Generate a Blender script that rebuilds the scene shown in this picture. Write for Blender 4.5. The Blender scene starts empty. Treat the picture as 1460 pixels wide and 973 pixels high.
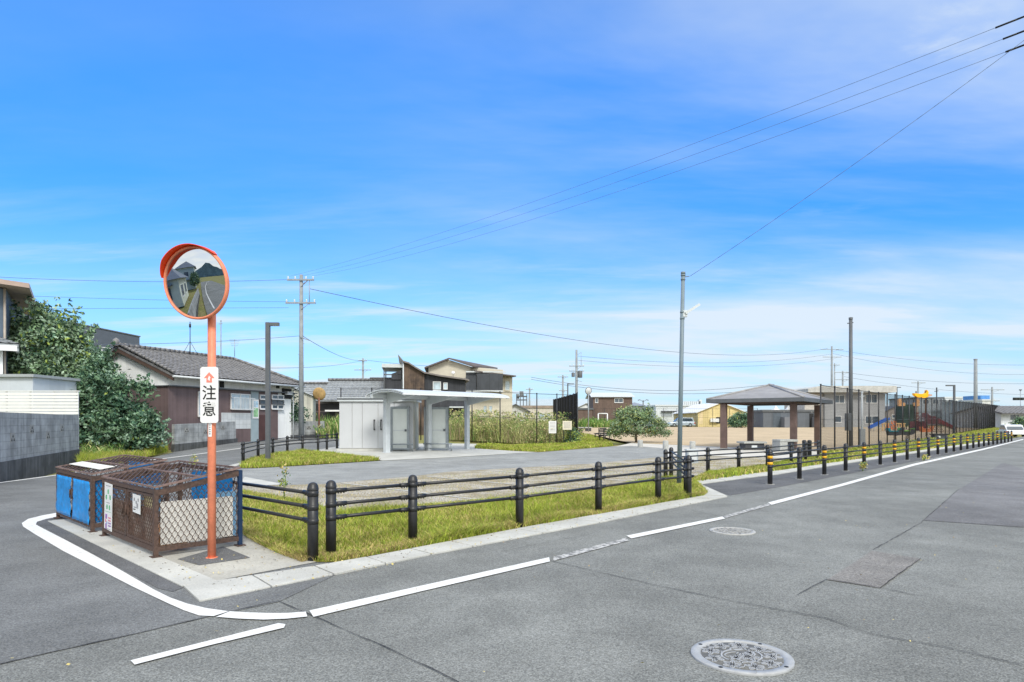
import bpy, bmesh, math, random
from mathutils import Vector, Matrix
import numpy as np
R=math.radians
rnd=random.Random(7)
SC=bpy.context.scene
COL=SC.collection
# ---------------------------------------------------------------- measuring: a pixel of the photograph -> a place on the ground
F,CX,HOR,H=915.0,730.0,602.0,1.5
def S(t):
    t=max(0.0,min(1.0,t)); return t*t*(3-2*t)
DX,DY=.689,.725                      # direction of the main road
def s_of(x,y): return (x-6.2)*-DY+(y-15.42)*DX   # metres to the left of the roadside fence
def zt(x,y):
    rr=.68*S((y-28)/72)*S((s_of(x,y)-.9)/4.5)
    ll=.42*S((y-24)/22)+.25*S((y-46)/60)
    b=S((2-x)/8); return rr*(1-b)+ll*b
def G(px,py):
    """point on the terrain seen at this pixel"""
    k=(py-HOR)/F; kx=(px-CX)/F; lo,hi=1.0,1.0
    f=lambda Y:(H-k*Y)-zt(kx*Y,Y)
    while f(hi)>0 and hi<400: hi*=1.05
    lo=hi/1.05
    for _ in range(40):
        m=(lo+hi)/2
        if f(m)>0: lo=m
        else: hi=m
    return (kx*lo,lo)
def XY(px,Y): return ((px-CX)/F*Y,Y)
def ZP(py,Y): return H-(py-HOR)/F*Y
def P3(px,py,Y): return Vector(((px-CX)/F*Y,Y,ZP(py,Y)))
# ---------------------------------------------------------------- mesh builder
class MB:
    def __init__(s): s.v=[];s.f=[];s.m=[];s.s=[]
    def add(s,vs,fs,m=0,sm=False):
        o=len(s.v); s.v+=[tuple(v) for v in vs]
        for f in fs: s.f.append(tuple(i+o for i in f)); s.m.append(m); s.s.append(sm)
        return s
    def box(s,c,d,rz=0,m=0,M=None):
        hx,hy,hz=d[0]/2,d[1]/2,d[2]/2
        vs=[Vector((x,y,z)) for x in(-hx,hx) for y in(-hy,hy) for z in(-hz,hz)]
        if rz: q=Matrix.Rotation(rz,3,'Z'); vs=[q@v for v in vs]
        if M is not None: vs=[M@v for v in vs]
        c=Vector(c); vs=[v+c for v in vs]
        return s.add(vs,[(0,1,3,2),(4,6,7,5),(0,4,5,1),(2,3,7,6),(0,2,6,4),(1,5,7,3)],m)
    def b(s,x0,x1,y0,y1,z0,z1,m=0):
        return s.box(((x0+x1)/2,(y0+y1)/2,(z0+z1)/2),(abs(x1-x0),abs(y1-y0),abs(z1-z0)),m=m)
    def tube(s,p,q,r,r2=None,n=8,m=0,sm=True,tw=0):
        p,q=Vector(p),Vector(q); r2=r if r2 is None else r2
        d=(q-p)
        if d.length<1e-6: return s
        d.normalize(); a=d.orthogonal().normalized() if abs(d.z)<.999 else Vector((1,0,0)); b=d.cross(a)
        vs=[]
        for k in range(n):
            t=2*math.pi*k/n+tw; e=a*math.cos(t)+b*math.sin(t); vs+=[p+e*r,q+e*r2]
        s.add(vs,[(2*k,2*((k+1)%n),2*((k+1)%n)+1,2*k+1) for k in range(n)],m,sm)
        o=len(s.v)-2*n
        s.f.append(tuple(o+2*k for k in reversed(range(n))));s.m.append(m);s.s.append(False)
        s.f.append(tuple(o+2*k+1 for k in range(n)));s.m.append(m);s.s.append(False)
        return s
    def path(s,pts,r,n=6,m=0):
        for a,b in zip(pts,pts[1:]): s.tube(a,b,r,n=n,m=m)
        return s
    def lathe(s,prof,c=(0,0,0),n=16,m=0,M=None,sm=True):
        vs=[]
        for (r,z) in prof:
            for k in range(n):
                t=2*math.pi*k/n; v=Vector((r*math.cos(t),r*math.sin(t),z))
                if M is not None: v=M@v
                vs.append(v+Vector(c))
        fs=[(i*n+k,i*n+(k+1)%n,(i+1)*n+(k+1)%n,(i+1)*n+k) for i in range(len(prof)-1) for k in range(n)]
        s.add(vs,fs,m,sm)
        return s
    def poly(s,pts,m=0): return s.add(pts,[tuple(range(len(pts)))],m)
    def ext(s,pts,vec,m=0):
        """a flat outline given real thickness"""
        n=len(pts); v=Vector(vec); vs=[Vector(p) for p in pts]+[Vector(p)+v for p in pts]
        return s.add(vs,[tuple(range(n))[::-1],tuple(range(n,2*n))]+[(i,(i+1)%n,n+(i+1)%n,n+i) for i in range(n)],m)
    def build(s,name,mats,parent=None,loc=None,bev=0,rz=0):
        me=bpy.data.meshes.new(name); me.from_pydata(s.v,[],s.f)
        if not isinstance(mats,(list,tuple)): mats=[mats]
        for x in mats: me.materials.append(x)
        me.polygons.foreach_set('material_index',s.m); me.polygons.foreach_set('use_smooth',s.s)
        bm=bmesh.new(); bm.from_mesh(me); bmesh.ops.recalc_face_normals(bm,faces=bm.faces); bm.to_mesh(me); bm.free()
        me.update()
        o=bpy.data.objects.new(name,me); COL.objects.link(o)
        if parent: o.parent=parent
        if loc: o.location=loc
        if rz: o.rotation_euler.z=rz
        if bev:
            k=o.modifiers.new('bevel','BEVEL'); k.width=bev; k.segments=2; k.limit_method='ANGLE'; k.angle_limit=R(40)
        return o
def tag(o,label=None,cat=None,group=None,kind=None):
    for k,v in(('label',label),('category',cat),('group',group),('kind',kind)):
        if v: o[k]=v
    return o
def thing(name,label,cat,loc=(0,0,0),rz=0,group=None):
    o=bpy.data.objects.new(name,None); COL.objects.link(o); o.location=loc; o.rotation_euler.z=rz; o.empty_display_size=.2
    return tag(o,label,cat,group)
def at(xy,dz=0): return (xy[0],xy[1],zt(*xy)+dz)
def kids(o): return [c for c in bpy.data.objects if c.parent==o]
def copy_tree(o,parent=None):
    c=o.copy(); COL.objects.link(c)
    if parent: c.parent=parent
    for ch in kids(o): copy_tree(ch,c)
    return c
# ---------------------------------------------------------------- materials
def lin(c): return tuple(((x/255/12.92) if x/255<=.04045 else ((x/255+.055)/1.055)**2.4) for x in c)
MATS={}
def M(name,rgb,rough=.7,var=.12,scale=2.0,fine=0,fscale=60,bump=0,bscale=40,metal=0,brick=None,stripe=None,streak=0,rgb2=None,spec=.4,mortar=.55,lo=.4,hi=.62):
    if name in MATS: return MATS[name]
    m=bpy.data.materials.new(name); m.use_nodes=True; nt=m.node_tree; N=nt.nodes; L=nt.links
    b=N['Principled BSDF']; b.inputs['Roughness'].default_value=rough; b.inputs['Metallic'].default_value=metal; b.inputs['Specular IOR Level'].default_value=spec
    tc=N.new('ShaderNodeTexCoord'); vec=tc.outputs['Object']
    base=lin(rgb)
    def mul(a,f): return tuple(min(1,x*f) for x in a)+(1,)
    no=N.new('ShaderNodeTexNoise'); no.inputs['Scale'].default_value=scale; no.inputs['Detail'].default_value=5; no.inputs['Roughness'].default_value=.62; L.new(vec,no.inputs['Vector'])
    mr=N.new('ShaderNodeMapRange'); mr.inputs[1].default_value=lo; mr.inputs[2].default_value=hi; L.new(no.outputs['Fac'],mr.inputs[0])
    mx=N.new('ShaderNodeMix'); mx.data_type='RGBA'; L.new(mr.outputs[0],mx.inputs[0])
    mx.inputs[6].default_value=mul(base,1-var) if rgb2 is None else lin(rgb2)+(1,); mx.inputs[7].default_value=mul(base,1+var) if rgb2 is None else base+(1,)
    col=mx.outputs[2]
    def mulnode(col,fac_out,amt,inv=False):
        g=N.new('ShaderNodeMapRange'); g.inputs[1].default_value=.35; g.inputs[2].default_value=.65; g.inputs[3].default_value=1-amt; g.inputs[4].default_value=1+amt; L.new(fac_out,g.inputs[0])
        q=N.new('ShaderNodeMix'); q.data_type='RGBA'; q.blend_type='MULTIPLY'; q.inputs[0].default_value=1; L.new(col,q.inputs[6]); L.new(g.outputs[0],q.inputs[7]); return q.outputs[2]
    if fine:
        n2=N.new('ShaderNodeTexNoise'); n2.inputs['Scale'].default_value=fscale; n2.inputs['Detail'].default_value=2; L.new(vec,n2.inputs['Vector']); col=mulnode(col,n2.outputs['Fac'],fine)
    if streak:
        mp=N.new('ShaderNodeMapping'); mp.inputs['Scale'].default_value=(7,7,.5); L.new(vec,mp.inputs[0])
        n3=N.new('ShaderNodeTexNoise'); n3.inputs['Scale'].default_value=1; n3.inputs['Detail'].default_value=4; L.new(mp.outputs[0],n3.inputs['Vector']); col=mulnode(col,n3.outputs['Fac'],streak)
    hgt=None
    if brick:
        sx=N.new('ShaderNodeSeparateXYZ'); L.new(vec,sx.inputs[0]); ad=N.new('ShaderNodeMath'); L.new(sx.outputs[0],ad.inputs[0]); L.new(sx.outputs[1],ad.inputs[1])
        cb=N.new('ShaderNodeCombineXYZ'); L.new(ad.outputs[0],cb.inputs[0]); L.new(sx.outputs[2],cb.inputs[1])
        br=N.new('ShaderNodeTexBrick'); br.inputs['Scale'].default_value=1; br.inputs['Brick Width'].default_value=brick[0]; br.inputs['Row Height'].default_value=brick[1]; br.inputs['Mortar Size'].default_value=brick[2] if len(brick)>2 else .012
        br.offset=brick[3] if len(brick)>3 else .5
        br.inputs['Color1'].default_value=(1,1,1,1); br.inputs['Color2'].default_value=(.86,.86,.86,1); br.inputs['Mortar'].default_value=(mortar,)*3+(1,)
        L.new(cb.outputs[0],br.inputs['Vector'])
        q=N.new('ShaderNodeMix'); q.data_type='RGBA'; q.blend_type='MULTIPLY'; q.inputs[0].default_value=1; L.new(col,q.inputs[6]); L.new(br.outputs['Color'],q.inputs[7]); col=q.outputs[2]
    if stripe:
        ax,per,dark,wd=stripe
        sx=N.new('ShaderNodeSeparateXYZ'); L.new(vec,sx.inputs[0])
        if ax=='h': src=N.new('ShaderNodeMath'); L.new(sx.outputs[0],src.inputs[0]); L.new(sx.outputs[1],src.inputs[1]); so=src.outputs[0]
        else: so=sx.outputs[{'x':0,'y':1,'z':2}[ax]]
        dv=N.new('ShaderNodeMath'); dv.operation='DIVIDE'; dv.inputs[1].default_value=per; L.new(so,dv.inputs[0])
        fr=N.new('ShaderNodeMath'); fr.operation='FRACT'; L.new(dv.outputs[0],fr.inputs[0])
        lt=N.new('ShaderNodeMath'); lt.operation='LESS_THAN'; lt.inputs[1].default_value=wd; L.new(fr.outputs[0],lt.inputs[0])
        fl=N.new('ShaderNodeMath'); fl.operation='FLOOR'; L.new(dv.outputs[0],fl.inputs[0])
        wn=N.new('ShaderNodeTexWhiteNoise'); wn.noise_dimensions='1D'; L.new(fl.outputs[0],wn.inputs['W']); col=mulnode(col,wn.outputs['Value'],min(.06,dark))
        q=N.new('ShaderNodeMix'); q.data_type='RGBA'; q.blend_type='MULTIPLY'; L.new(lt.outputs[0],q.inputs[0]); L.new(col,q.inputs[6]); q.inputs[7].default_value=(1-dark,)*3+(1,); col=q.outputs[2]
    L.new(col,b.inputs['Base Color'])
    if bump:
        nb=N.new('ShaderNodeTexNoise'); nb.inputs['Scale'].default_value=bscale; nb.inputs['Detail'].default_value=3; L.new(vec,nb.inputs['Vector'])
        bp=N.new('ShaderNodeBump'); bp.inputs['Strength'].default_value=bump; bp.inputs['Distance'].default_value=.01; L.new(nb.outputs['Fac'],bp.inputs['Height']); L.new(bp.outputs[0],b.inputs['Normal'])
    MATS[name]=m; return m
def glass(name,rgb,rough=.06):
    m=M(name,rgb,rough,var=.25,scale=.7,spec=.8); return m
# asphalt: pale and dark stones in a grey binder, broad worn areas
def asphalt(name,rgb,var=.08,speck=.38):
    m=M(name,rgb,.88,var=var*1.6,scale=.35,fine=.20,fscale=95,bump=.5,bscale=150,spec=.25)
    nt=m.node_tree; N=nt.nodes; L=nt.links; b=N['Principled BSDF']; src=b.inputs['Base Color'].links[0].from_socket
    tc=N.new('ShaderNodeTexCoord'); vo=N.new('ShaderNodeTexVoronoi'); vo.inputs['Scale'].default_value=105; L.new(tc.outputs['Object'],vo.inputs['Vector'])
    sp=N.new('ShaderNodeSeparateColor'); L.new(vo.outputs['Color'],sp.inputs[0])
    mr=N.new('ShaderNodeMapRange'); mr.inputs[1].default_value=0; mr.inputs[2].default_value=1; mr.inputs[3].default_value=1-speck; mr.inputs[4].default_value=1+speck; L.new(sp.outputs[0],mr.inputs[0])
    q=N.new('ShaderNodeMix'); q.data_type='RGBA'; q.blend_type='MULTIPLY'; q.inputs[0].default_value=1; L.new(src,q.inputs[6]); L.new(mr.outputs[0],q.inputs[7])
    n=N.new('ShaderNodeTexNoise'); n.inputs['Scale'].default_value=1.7; n.inputs['Detail'].default_value=6; L.new(tc.outputs['Object'],n.inputs['Vector'])
    g=N.new('ShaderNodeMapRange'); g.inputs[1].default_value=.3; g.inputs[2].default_value=.7; g.inputs[3].default_value=.86; g.inputs[4].default_value=1.12; L.new(n.outputs['Fac'],g.inputs[0])
    q2=N.new('ShaderNodeMix'); q2.data_type='RGBA'; q2.blend_type='MULTIPLY'; q2.inputs[0].default_value=1; L.new(q.outputs[2],q2.inputs[6]); L.new(g.outputs[0],q2.inputs[7])
    L.new(q2.outputs[2],b.inputs['Base Color']); return m
A_MAIN=asphalt('asphalt_worn',(124,126,124)); A_SIDE=asphalt('asphalt_side',(116,118,119),speck=.3); A_DARK=asphalt('asphalt_new',(99,100,102),speck=.3); A_DRIVE=asphalt('asphalt_drive',(144,146,145),var=.06,speck=.25)
PAINT=M('road_paint',(222,222,220),.6,scale=13,rgb2=(150,150,148),lo=.27,hi=.39,fine=.07,fscale=45,bump=.3,bscale=90)
PAINTW=M('road_paint_worn',(190,190,188),.7,scale=16,rgb2=(120,120,119),var=.1,lo=.46,hi=.56)
CONC=M('concrete',(186,186,181),.85,var=.09,scale=1.3,fine=.08,fscale=70,bump=.25,bscale=60)
CONC2=M('concrete_pad',(174,172,164),.88,var=.14,scale=1.1,fine=.1,fscale=50,bump=.3,bscale=50)
CONCD=M('concrete_grey',(150,150,147),.85,var=.12,scale=3,fine=.1,fscale=40,bump=.3)
TAR=M('tar_seam',(52,52,53),.9,var=.3,scale=12)
SAND=M('sand',(186,168,141),.95,var=.08,scale=.35,fine=.08,fscale=6,bump=.2,bscale=30,spec=.1)
PAVE=M('plaza_paving',(196,193,186),.85,var=.07,scale=1.2,fine=.06,fscale=30)
SOIL=M('lawn_soil',(120,116,60),.95,var=.2,scale=2.5,rgb2=(110,104,50),fine=.3,fscale=30,spec=.1)
DIRT=M('field_ground',(126,130,74),.95,scale=.3,rgb2=(140,132,92),fine=.25,fscale=4,spec=.1)
GRAV=M('gravel_lot',(170,165,154),.95,scale=1.1,rgb2=(148,140,120),fine=.45,fscale=26,bump=.8,bscale=40,spec=.15,lo=.42,hi=.58)
BLACK=M('black_painted_steel',(36,37,40),.42,var=.15,scale=6,spec=.5)
BLACKM=M('black_mesh_wire',(24,25,27),.5,var=.1,spec=.4)
YEL=M('yellow_reflective',(240,178,30),.5,var=.05)
ORANGE=M('orange_paint',(228,138,106),.5,var=.10,scale=4,streak=.10,fine=.05,fscale=30)
ORED=M('orange_red_plastic',(236,72,24),.4,var=.06)
WHITE=M('white_paint',(226,227,228),.5,var=.03,scale=4)
WHITE2=M('offwhite_plaster',(222,222,218),.8,var=.05,scale=1.2,streak=.05)
GALV=M('galvanised_steel',(150,158,164),.42,var=.08,scale=5,metal=.35)
LGREY=M('light_grey_steel',(200,206,210),.45,var=.04,scale=3)
DGREY=M('dark_grey_steel',(92,96,101),.5,var=.08,scale=3)
POLE=M('concrete_pole',(140,146,150),.75,var=.1,scale=4,streak=.08)
RUST=M('rusty_brown_paint',(70,62,59),.75,scale=9,rgb2=(86,68,60),var=.2,fine=.25,fscale=40,lo=.52,hi=.75)
LETTER=M('black_lettering',(18,18,20),.5,var=.05)
WIRE=M('cable_grey',(92,104,124),.6,var=.05)
BARK=M('bark',(84,70,58),.9,var=.25,scale=9,bump=.6)
DARKIN=M('dark_interior',(30,31,34),.6,var=.2)
GLASSD=glass('window_glass_dark',(70,84,98)); GLASSL=glass('window_glass_pale',(176,194,206))
TILE=M('roof_tile_grey',(116,115,116),.5,var=.18,scale=3,fine=.2,fscale=14,spec=.5)
TILE2=M('roof_tile_silver',(138,143,148),.45,var=.14,scale=3,fine=.15,fscale=12,spec=.5)
BLOCK=M('block_wall_grey',(160,163,164),.9,var=.22,scale=1.6,streak=.13,brick=(.4,.2,.008,0),mortar=.66,bump=.3)
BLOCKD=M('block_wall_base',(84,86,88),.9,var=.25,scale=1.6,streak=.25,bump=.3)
def leafmat(name,rgb,var=.3):
    m=M(name,rgb,.5,var=var,scale=1.6,spec=.35)
    b=m.node_tree.nodes['Principled BSDF']
    b.inputs['Subsurface Weight'].default_value=0
    return m
# ---------------------------------------------------------------- camera, sky, sun
cam=bpy.data.cameras.new('camera'); co=bpy.data.objects.new('camera',cam); COL.objects.link(co)
co.location=(0,0,H); co.rotation_euler=(R(90),0,0); cam.sensor_width=36; cam.lens=36*F/1460; cam.shift_y=(HOR-486.5)/1460; cam.clip_start=.05; cam.clip_end=5000
SC.camera=co
SUN_EL,SUN_AZ=R(44),R(160)      # azimuth clockwise from +Y: behind the camera, a little right
w=bpy.data.worlds.new('World'); SC.world=w; w.use_nodes=True
nt=w.node_tree; N=nt.nodes; L=nt.links; bg=N['Background']
sky=N.new('ShaderNodeTexSky'); sky.sky_type='NISHITA'; sky.sun_disc=False; sky.sun_elevation=SUN_EL; sky.sun_rotation=SUN_AZ; sky.air_density=1.0; sky.dust_density=.6; sky.ozone_density=2.2
tc=N.new('ShaderNodeTexCoord'); sx=N.new('ShaderNodeSeparateXYZ'); L.new(tc.outputs['Generated'],sx.inputs[0])
def mth(op,a,b=None):
    n=N.new('ShaderNodeMath'); n.operation=op
    for i,x in enumerate((a,b)):
        if x is None: continue
        if isinstance(x,(int,float)): n.inputs[i].default_value=x
        else: L.new(x,n.inputs[i])
    return n.outputs[0]
zc=mth('ADD',mth('MAXIMUM',sx.outputs[2],0.0),.10)
cb=N.new('ShaderNodeCombineXYZ'); L.new(mth('DIVIDE',sx.outputs[0],zc),cb.inputs[0]); L.new(mth('DIVIDE',sx.outputs[1],zc),cb.inputs[1])
def cloud(sc,st,lo,hi,off,det=7,rot=0.2):
    mp=N.new('ShaderNodeMapping'); mp.inputs['Scale'].default_value=(sc*st,sc,1); mp.inputs['Location'].default_value=off; mp.inputs['Rotation'].default_value=(0,0,rot); L.new(cb.outputs[0],mp.inputs[0])
    n=N.new('ShaderNodeTexNoise'); n.inputs['Scale'].default_value=1; n.inputs['Detail'].default_value=det; n.inputs['Roughness'].default_value=.58; n.inputs['Distortion'].default_value=.35; L.new(mp.outputs[0],n.inputs['Vector'])
    r=N.new('ShaderNodeMapRange'); r.interpolation_type='SMOOTHSTEP'; r.inputs[1].default_value=lo; r.inputs[2].default_value=hi; L.new(n.outputs['Fac'],r.inputs[0]); return r.outputs[0]
c1=cloud(.55,.45,.38,.78,(2.3,1.1,0),rot=.5)      # broad thin veil
c2=cloud(1.7,.26,.46,.74,(5.2,3.4,0),rot=-.12)    # streaks low over the roofs
c3=cloud(1.7,.55,.63,.80,(1.0,7.7,0),rot=.3)      # small wisps
def ss(x,a,b2):
    r=N.new('ShaderNodeMapRange'); r.interpolation_type='SMOOTHSTEP'; r.inputs[1].default_value=a; r.inputs[2].default_value=b2; L.new(x,r.inputs[0]); return r.outputs[0]
hz=ss(sx.outputs[2],.34,.0)                       # whitening towards the horizon
low=ss(sx.outputs[2],.42,.08)
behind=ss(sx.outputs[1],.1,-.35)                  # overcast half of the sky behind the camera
veil=ss(sx.outputs[0],-.45,.5)
cl=mth('ADD',mth('MULTIPLY',c1,mth('ADD',.15,mth('MULTIPLY',veil,.64))),mth('MULTIPLY',mth('MULTIPLY',c2,low),mth('SUBTRACT',.80,mth('MULTIPLY',veil,.35)))); cl=mth('ADD',cl,mth('MULTIPLY',c3,.26))
cl=mth('ADD',cl,mth('MULTIPLY',mth('POWER',hz,1.7),.68)); dp=N.new('ShaderNodeVectorMath'); dp.operation='DOT_PRODUCT'; dp.inputs[1].default_value=(.504,.743,.440); L.new(tc.outputs['Generated'],dp.inputs[0])
c5=cloud(4.5,.6,.44,.72,(4.1,.3,0),rot=.7); cl=mth('ADD',cl,mth('MULTIPLY',mth('MULTIPLY',ss(dp.outputs['Value'],.9965,1.0),c5),.42)); cl=mth('MINIMUM',cl,.92)
c4=cloud(1.3,1.0,.30,.75,(3.0,2.0,0)); bf=mth('MINIMUM',mth('MULTIPLY',mth('MAXIMUM',behind,ss(sx.outputs[2],.60,.80)),mth('ADD',.72,mth('MULTIPLY',c4,.3))),1.0)  # bright cloud overhead, out of view, is added to soften the light
tint=N.new('ShaderNodeMix'); tint.data_type='RGBA'; tint.blend_type='MULTIPLY'; tint.inputs[0].default_value=1; L.new(sky.outputs[0],tint.inputs[6]); tint.inputs[7].default_value=(.26,.92,1.60,1)
gain=mth('ADD',1.0,mth('MULTIPLY',ss(sx.outputs[2],.22,.55),.33)); vm=N.new('ShaderNodeVectorMath'); vm.operation='SCALE'; L.new(tint.outputs[2],vm.inputs[0]); L.new(gain,vm.inputs['Scale'])
mix=N.new('ShaderNodeMix'); mix.data_type='RGBA'; L.new(cl,mix.inputs[0]); L.new(vm.outputs[0],mix.inputs[6]); mix.inputs[7].default_value=(5.3,5.9,6.4,1)
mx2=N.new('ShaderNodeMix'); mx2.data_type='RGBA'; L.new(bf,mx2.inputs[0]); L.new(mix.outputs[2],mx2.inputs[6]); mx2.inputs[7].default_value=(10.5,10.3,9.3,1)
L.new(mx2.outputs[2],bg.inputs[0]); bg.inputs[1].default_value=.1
sl=bpy.data.lights.new('sun','SUN'); so=bpy.data.objects.new('sun',sl); COL.objects.link(so)
sl.energy=1.75; sl.angle=R(14); sl.color=(1,.955,.87)
sd=Vector((math.sin(SUN_AZ)*math.cos(SUN_EL),math.cos(SUN_AZ)*math.cos(SUN_EL),math.sin(SUN_EL)))
so.rotation_euler=sd.to_track_quat('Z','Y').to_euler(); so.location=sd*80
SC.view_settings.view_transform='Standard'; SC.view_settings.look='None'; SC.view_settings.gamma=1; SC.view_settings.use_curve_mapping=False; SC.view_settings.exposure=.58
SC.cycles.max_bounces=6; SC.cycles.diffuse_bounces=3; SC.cycles.glossy_bounces=3; SC.cycles.transparent_max_bounces=6
# ---------------------------------------------------------------- ground sheets
def grid_lines(a,b,fine0,fine1,st):
    xs=[]; x=fine0
    while x<=fine1: xs.append(x); x+=st
    lo=[fine0]; g=4
    while lo[-1]>a: lo.append(lo[-1]-g); g*=1.6
    hi=[fine1]; g=4
    while hi[-1]<b: hi.append(hi[-1]+g); g*=1.6
    return sorted(set(lo[1:]+xs+hi[1:]))
gx=grid_lines(-1600,1600,-44,92,2.); gy=grid_lines(-400,2600,-16,124,2.)
mb=MB(); mb.add([(x,y,zt(x,y)-.14) for x in gx for y in gy],[(i*len(gy)+j,(i+1)*len(gy)+j,(i+1)*len(gy)+j+1,i*len(gy)+j+1) for i in range(len(gx)-1) for j in range(len(gy)-1)],0,True)
tag(mb.build('ground',DIRT),kind='structure')
def sheet(name,pts,off,mat,kind='structure',st=2.0,parent=None):
    bm=bmesh.new(); f=bm.faces.new([bm.verts.new((p[0],p[1],0)) for p in pts]); bmesh.ops.triangulate(bm,faces=[f])
    x0,x1=min(p[0] for p in pts),max(p[0] for p in pts); y0,y1=min(p[1] for p in pts),max(p[1] for p in pts)
    if y1>22:
        for ax,a,b in((0,x0,x1),(1,max(y0,22),y1)):
            t=math.ceil(a/st)*st
            while t<b:
                bmesh.ops.bisect_plane(bm,geom=bm.verts[:]+bm.edges[:]+bm.faces[:],plane_co=(t,0,0) if ax==0 else (0,t,0),plane_no=(1,0,0) if ax==0 else (0,1,0)); t+=st
    for v in bm.verts: v.co.z=zt(v.co.x,v.co.y)+off
    bmesh.ops.recalc_face_normals(bm,faces=bm.faces)
    if sum(f.normal.z for f in bm.faces)<0: bmesh.ops.reverse_faces(bm,faces=bm.faces)
    me=bpy.data.meshes.new(name); bm.to_mesh(me); bm.free(); me.materials.append(mat)
    o=bpy.data.objects.new(name,me); COL.objects.link(o); o['kind']=kind
    if parent: o.parent=parent; del o['kind']
    return o
def fr(t,s): return (6.2+DX*t-DY*s,15.42+DY*t+DX*s)   # along the road / left of the roadside fence
def px(*p): return [G(*q) for q in p]
road=sheet('main_road',[fr(-70,-6.6),fr(110,-6.6),fr(110,1.2),fr(-70,1.2)],0,A_MAIN,st=4.)
WBASE=px((480,612),(462,615),(366,627),(248,645))
street=sheet('side_street',px((-420,1047),(0,948),(68,932),(192,905),(294,881),(397,859))+[(-1.2,8.6),(-3.5,13.),(-7.6,21.2)]+px((350,662),(412,647),(432,644.5),(482,639))+[(-8.6,46)]+WBASE+px((215,653),(85,677),(0,690),(-220,730),(-900,800)),.004,A_SIDE)
sheet('driveway',px((345,690),(330,671),(370,668),(440,664),(545,657.5),(640,653),(767,645.5),(824,641),(877,636.7),(900,636),(950,640),(950,651.5),(837,662),(640,673),(595,679),(461.5,690.6),(411,692)),.008,A_DRIVE)
sheet('apron_slab',px((349,681),(408,691.8),(352,694),(340,690)),.014,CONC)
sheet('gravel_lot',px((340,693),(411,692),(461.5,690.6),(595,679),(640,673),(837,662),(950,651.5),(1000,650),(1062,652),(1170,652),(1180,655))+[(10.5,22.2),(7.1,19.4),(5.2,18),(4.4,16.5),(3.3,12.9)]+px((934,684),(852,699),(739,711),(600,722),(482,732),(433,717),(346,701)),.006,GRAV)
sheet('plaza',px((878,637),(900,632),(1000,636.5),(1100,640.5),(1182,645),(1182,656),(1062,652.2),(1000,650.2),(950,651.7),(950,640),(900,636.2)),.012,PAVE)
sheet('shed_apron',px((431,645),(455,641.5),(482,637),(560,634),(700,634),(676,640),(767,645.4),(640,652.9),(545,657.4),(470,648.5)),.016,CONC)
sheet('playground_sand',px((828,617),(838,610.5),(900,609.3),(1120,609.3),(1290,609.3))+[(98,128),(70.5,94.5),(40,59),(20,36),(16.2,31.5)]+px((1100,640.6),(1000,636.6),(900,632.1),(884,629),(862,624)),.02,SAND)
PATCH=sheet('grass_mound_base',px((676,640),(680,634.5),(720,635),(823,632.3),(824.5,617),(846,621.5),(868,630),(877,636.6),(824,641),(767,645.4)),.012,SOIL)
FARF=[(15.3,30.6),(69.9,92.0)]
BANK=[fr(-1.2,1.5),fr(14,1.5),fr(46,1.5),fr(60,1.3),(62,82),(76,96),(69.9,92.4),(40,58.6),(15.2,31.0),(13.2,27.5),(10.6,22.6),(8.4,20.6)]
sheet('grass_bank_base',BANK,.01,SOIL,st=1.)
# lawns and hard edges near the corner
LAWN=px((346,701),(433,717),(482,732),(600,722),(739,711),(852,699),(934,684),(987,682),(998,692),(1010,704),(1004,708),(868,732),(738,755),(600,781),(480,803),(452,803),(425,797),(398,785),(372,772),(352,757),(346,742))
sheet('lawn_base',LAWN,.012,SOIL)
LAWN2=px((342,668),(350,661),(365,655),(392,650),(432,645),(470,648.8),(542,657),(500,660),(440,663.6),(370,668))
sheet('side_lawn_base',LAWN2,.02,SOIL)
LAWN3=px((987,683),(1009,676),(1055,670),(1095,664),(1128,658),(1167,651))+[fr(7,1.5)]+px((1110,672),(1068,676.6),(996,687))
sheet('strip_lawn_base',LAWN3,.012,SOIL)
sheet('gravel_patch',px((345,757),(366,752),(384,757),(402,768),(384,777),(362,770),(350,766)),.0145,M('dark_gravel',(120,116,108),.95,var=.2,scale=3,fine=.5,fscale=45,bump=.8,bscale=50))
sheet('concrete_pad',[(G(68.4,744)[0]+.19,G(68.4,744)[1]+.18),(G(262,838)[0]+.19,G(262,838)[1]+.18),G(290,833),G(452,802.6),(-2.16,7.05),(-2.7,7.55),(-3.0,8.0),(-4.5,9.5),(-6.1,11.1)],.010,CONC2)
sheet('asphalt_patch',px((253,799),(284,808),(357,797),(318,781)),.014,A_DARK)
sheet('asphalt_patch',px((51,747),(62,742),(80,738.5),(68.4,744.6),(262,839),(246,845),(225,840),(137,793)),.008,A_DARK)
sheet('asphalt_patch',px((998,691.5),(1110,677),(1240,657))+[fr(45,.9),fr(45,-.3)]+px((1310,657),(1210,676),(1110,695),(1040,707)),.004,A_DARK)
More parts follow.
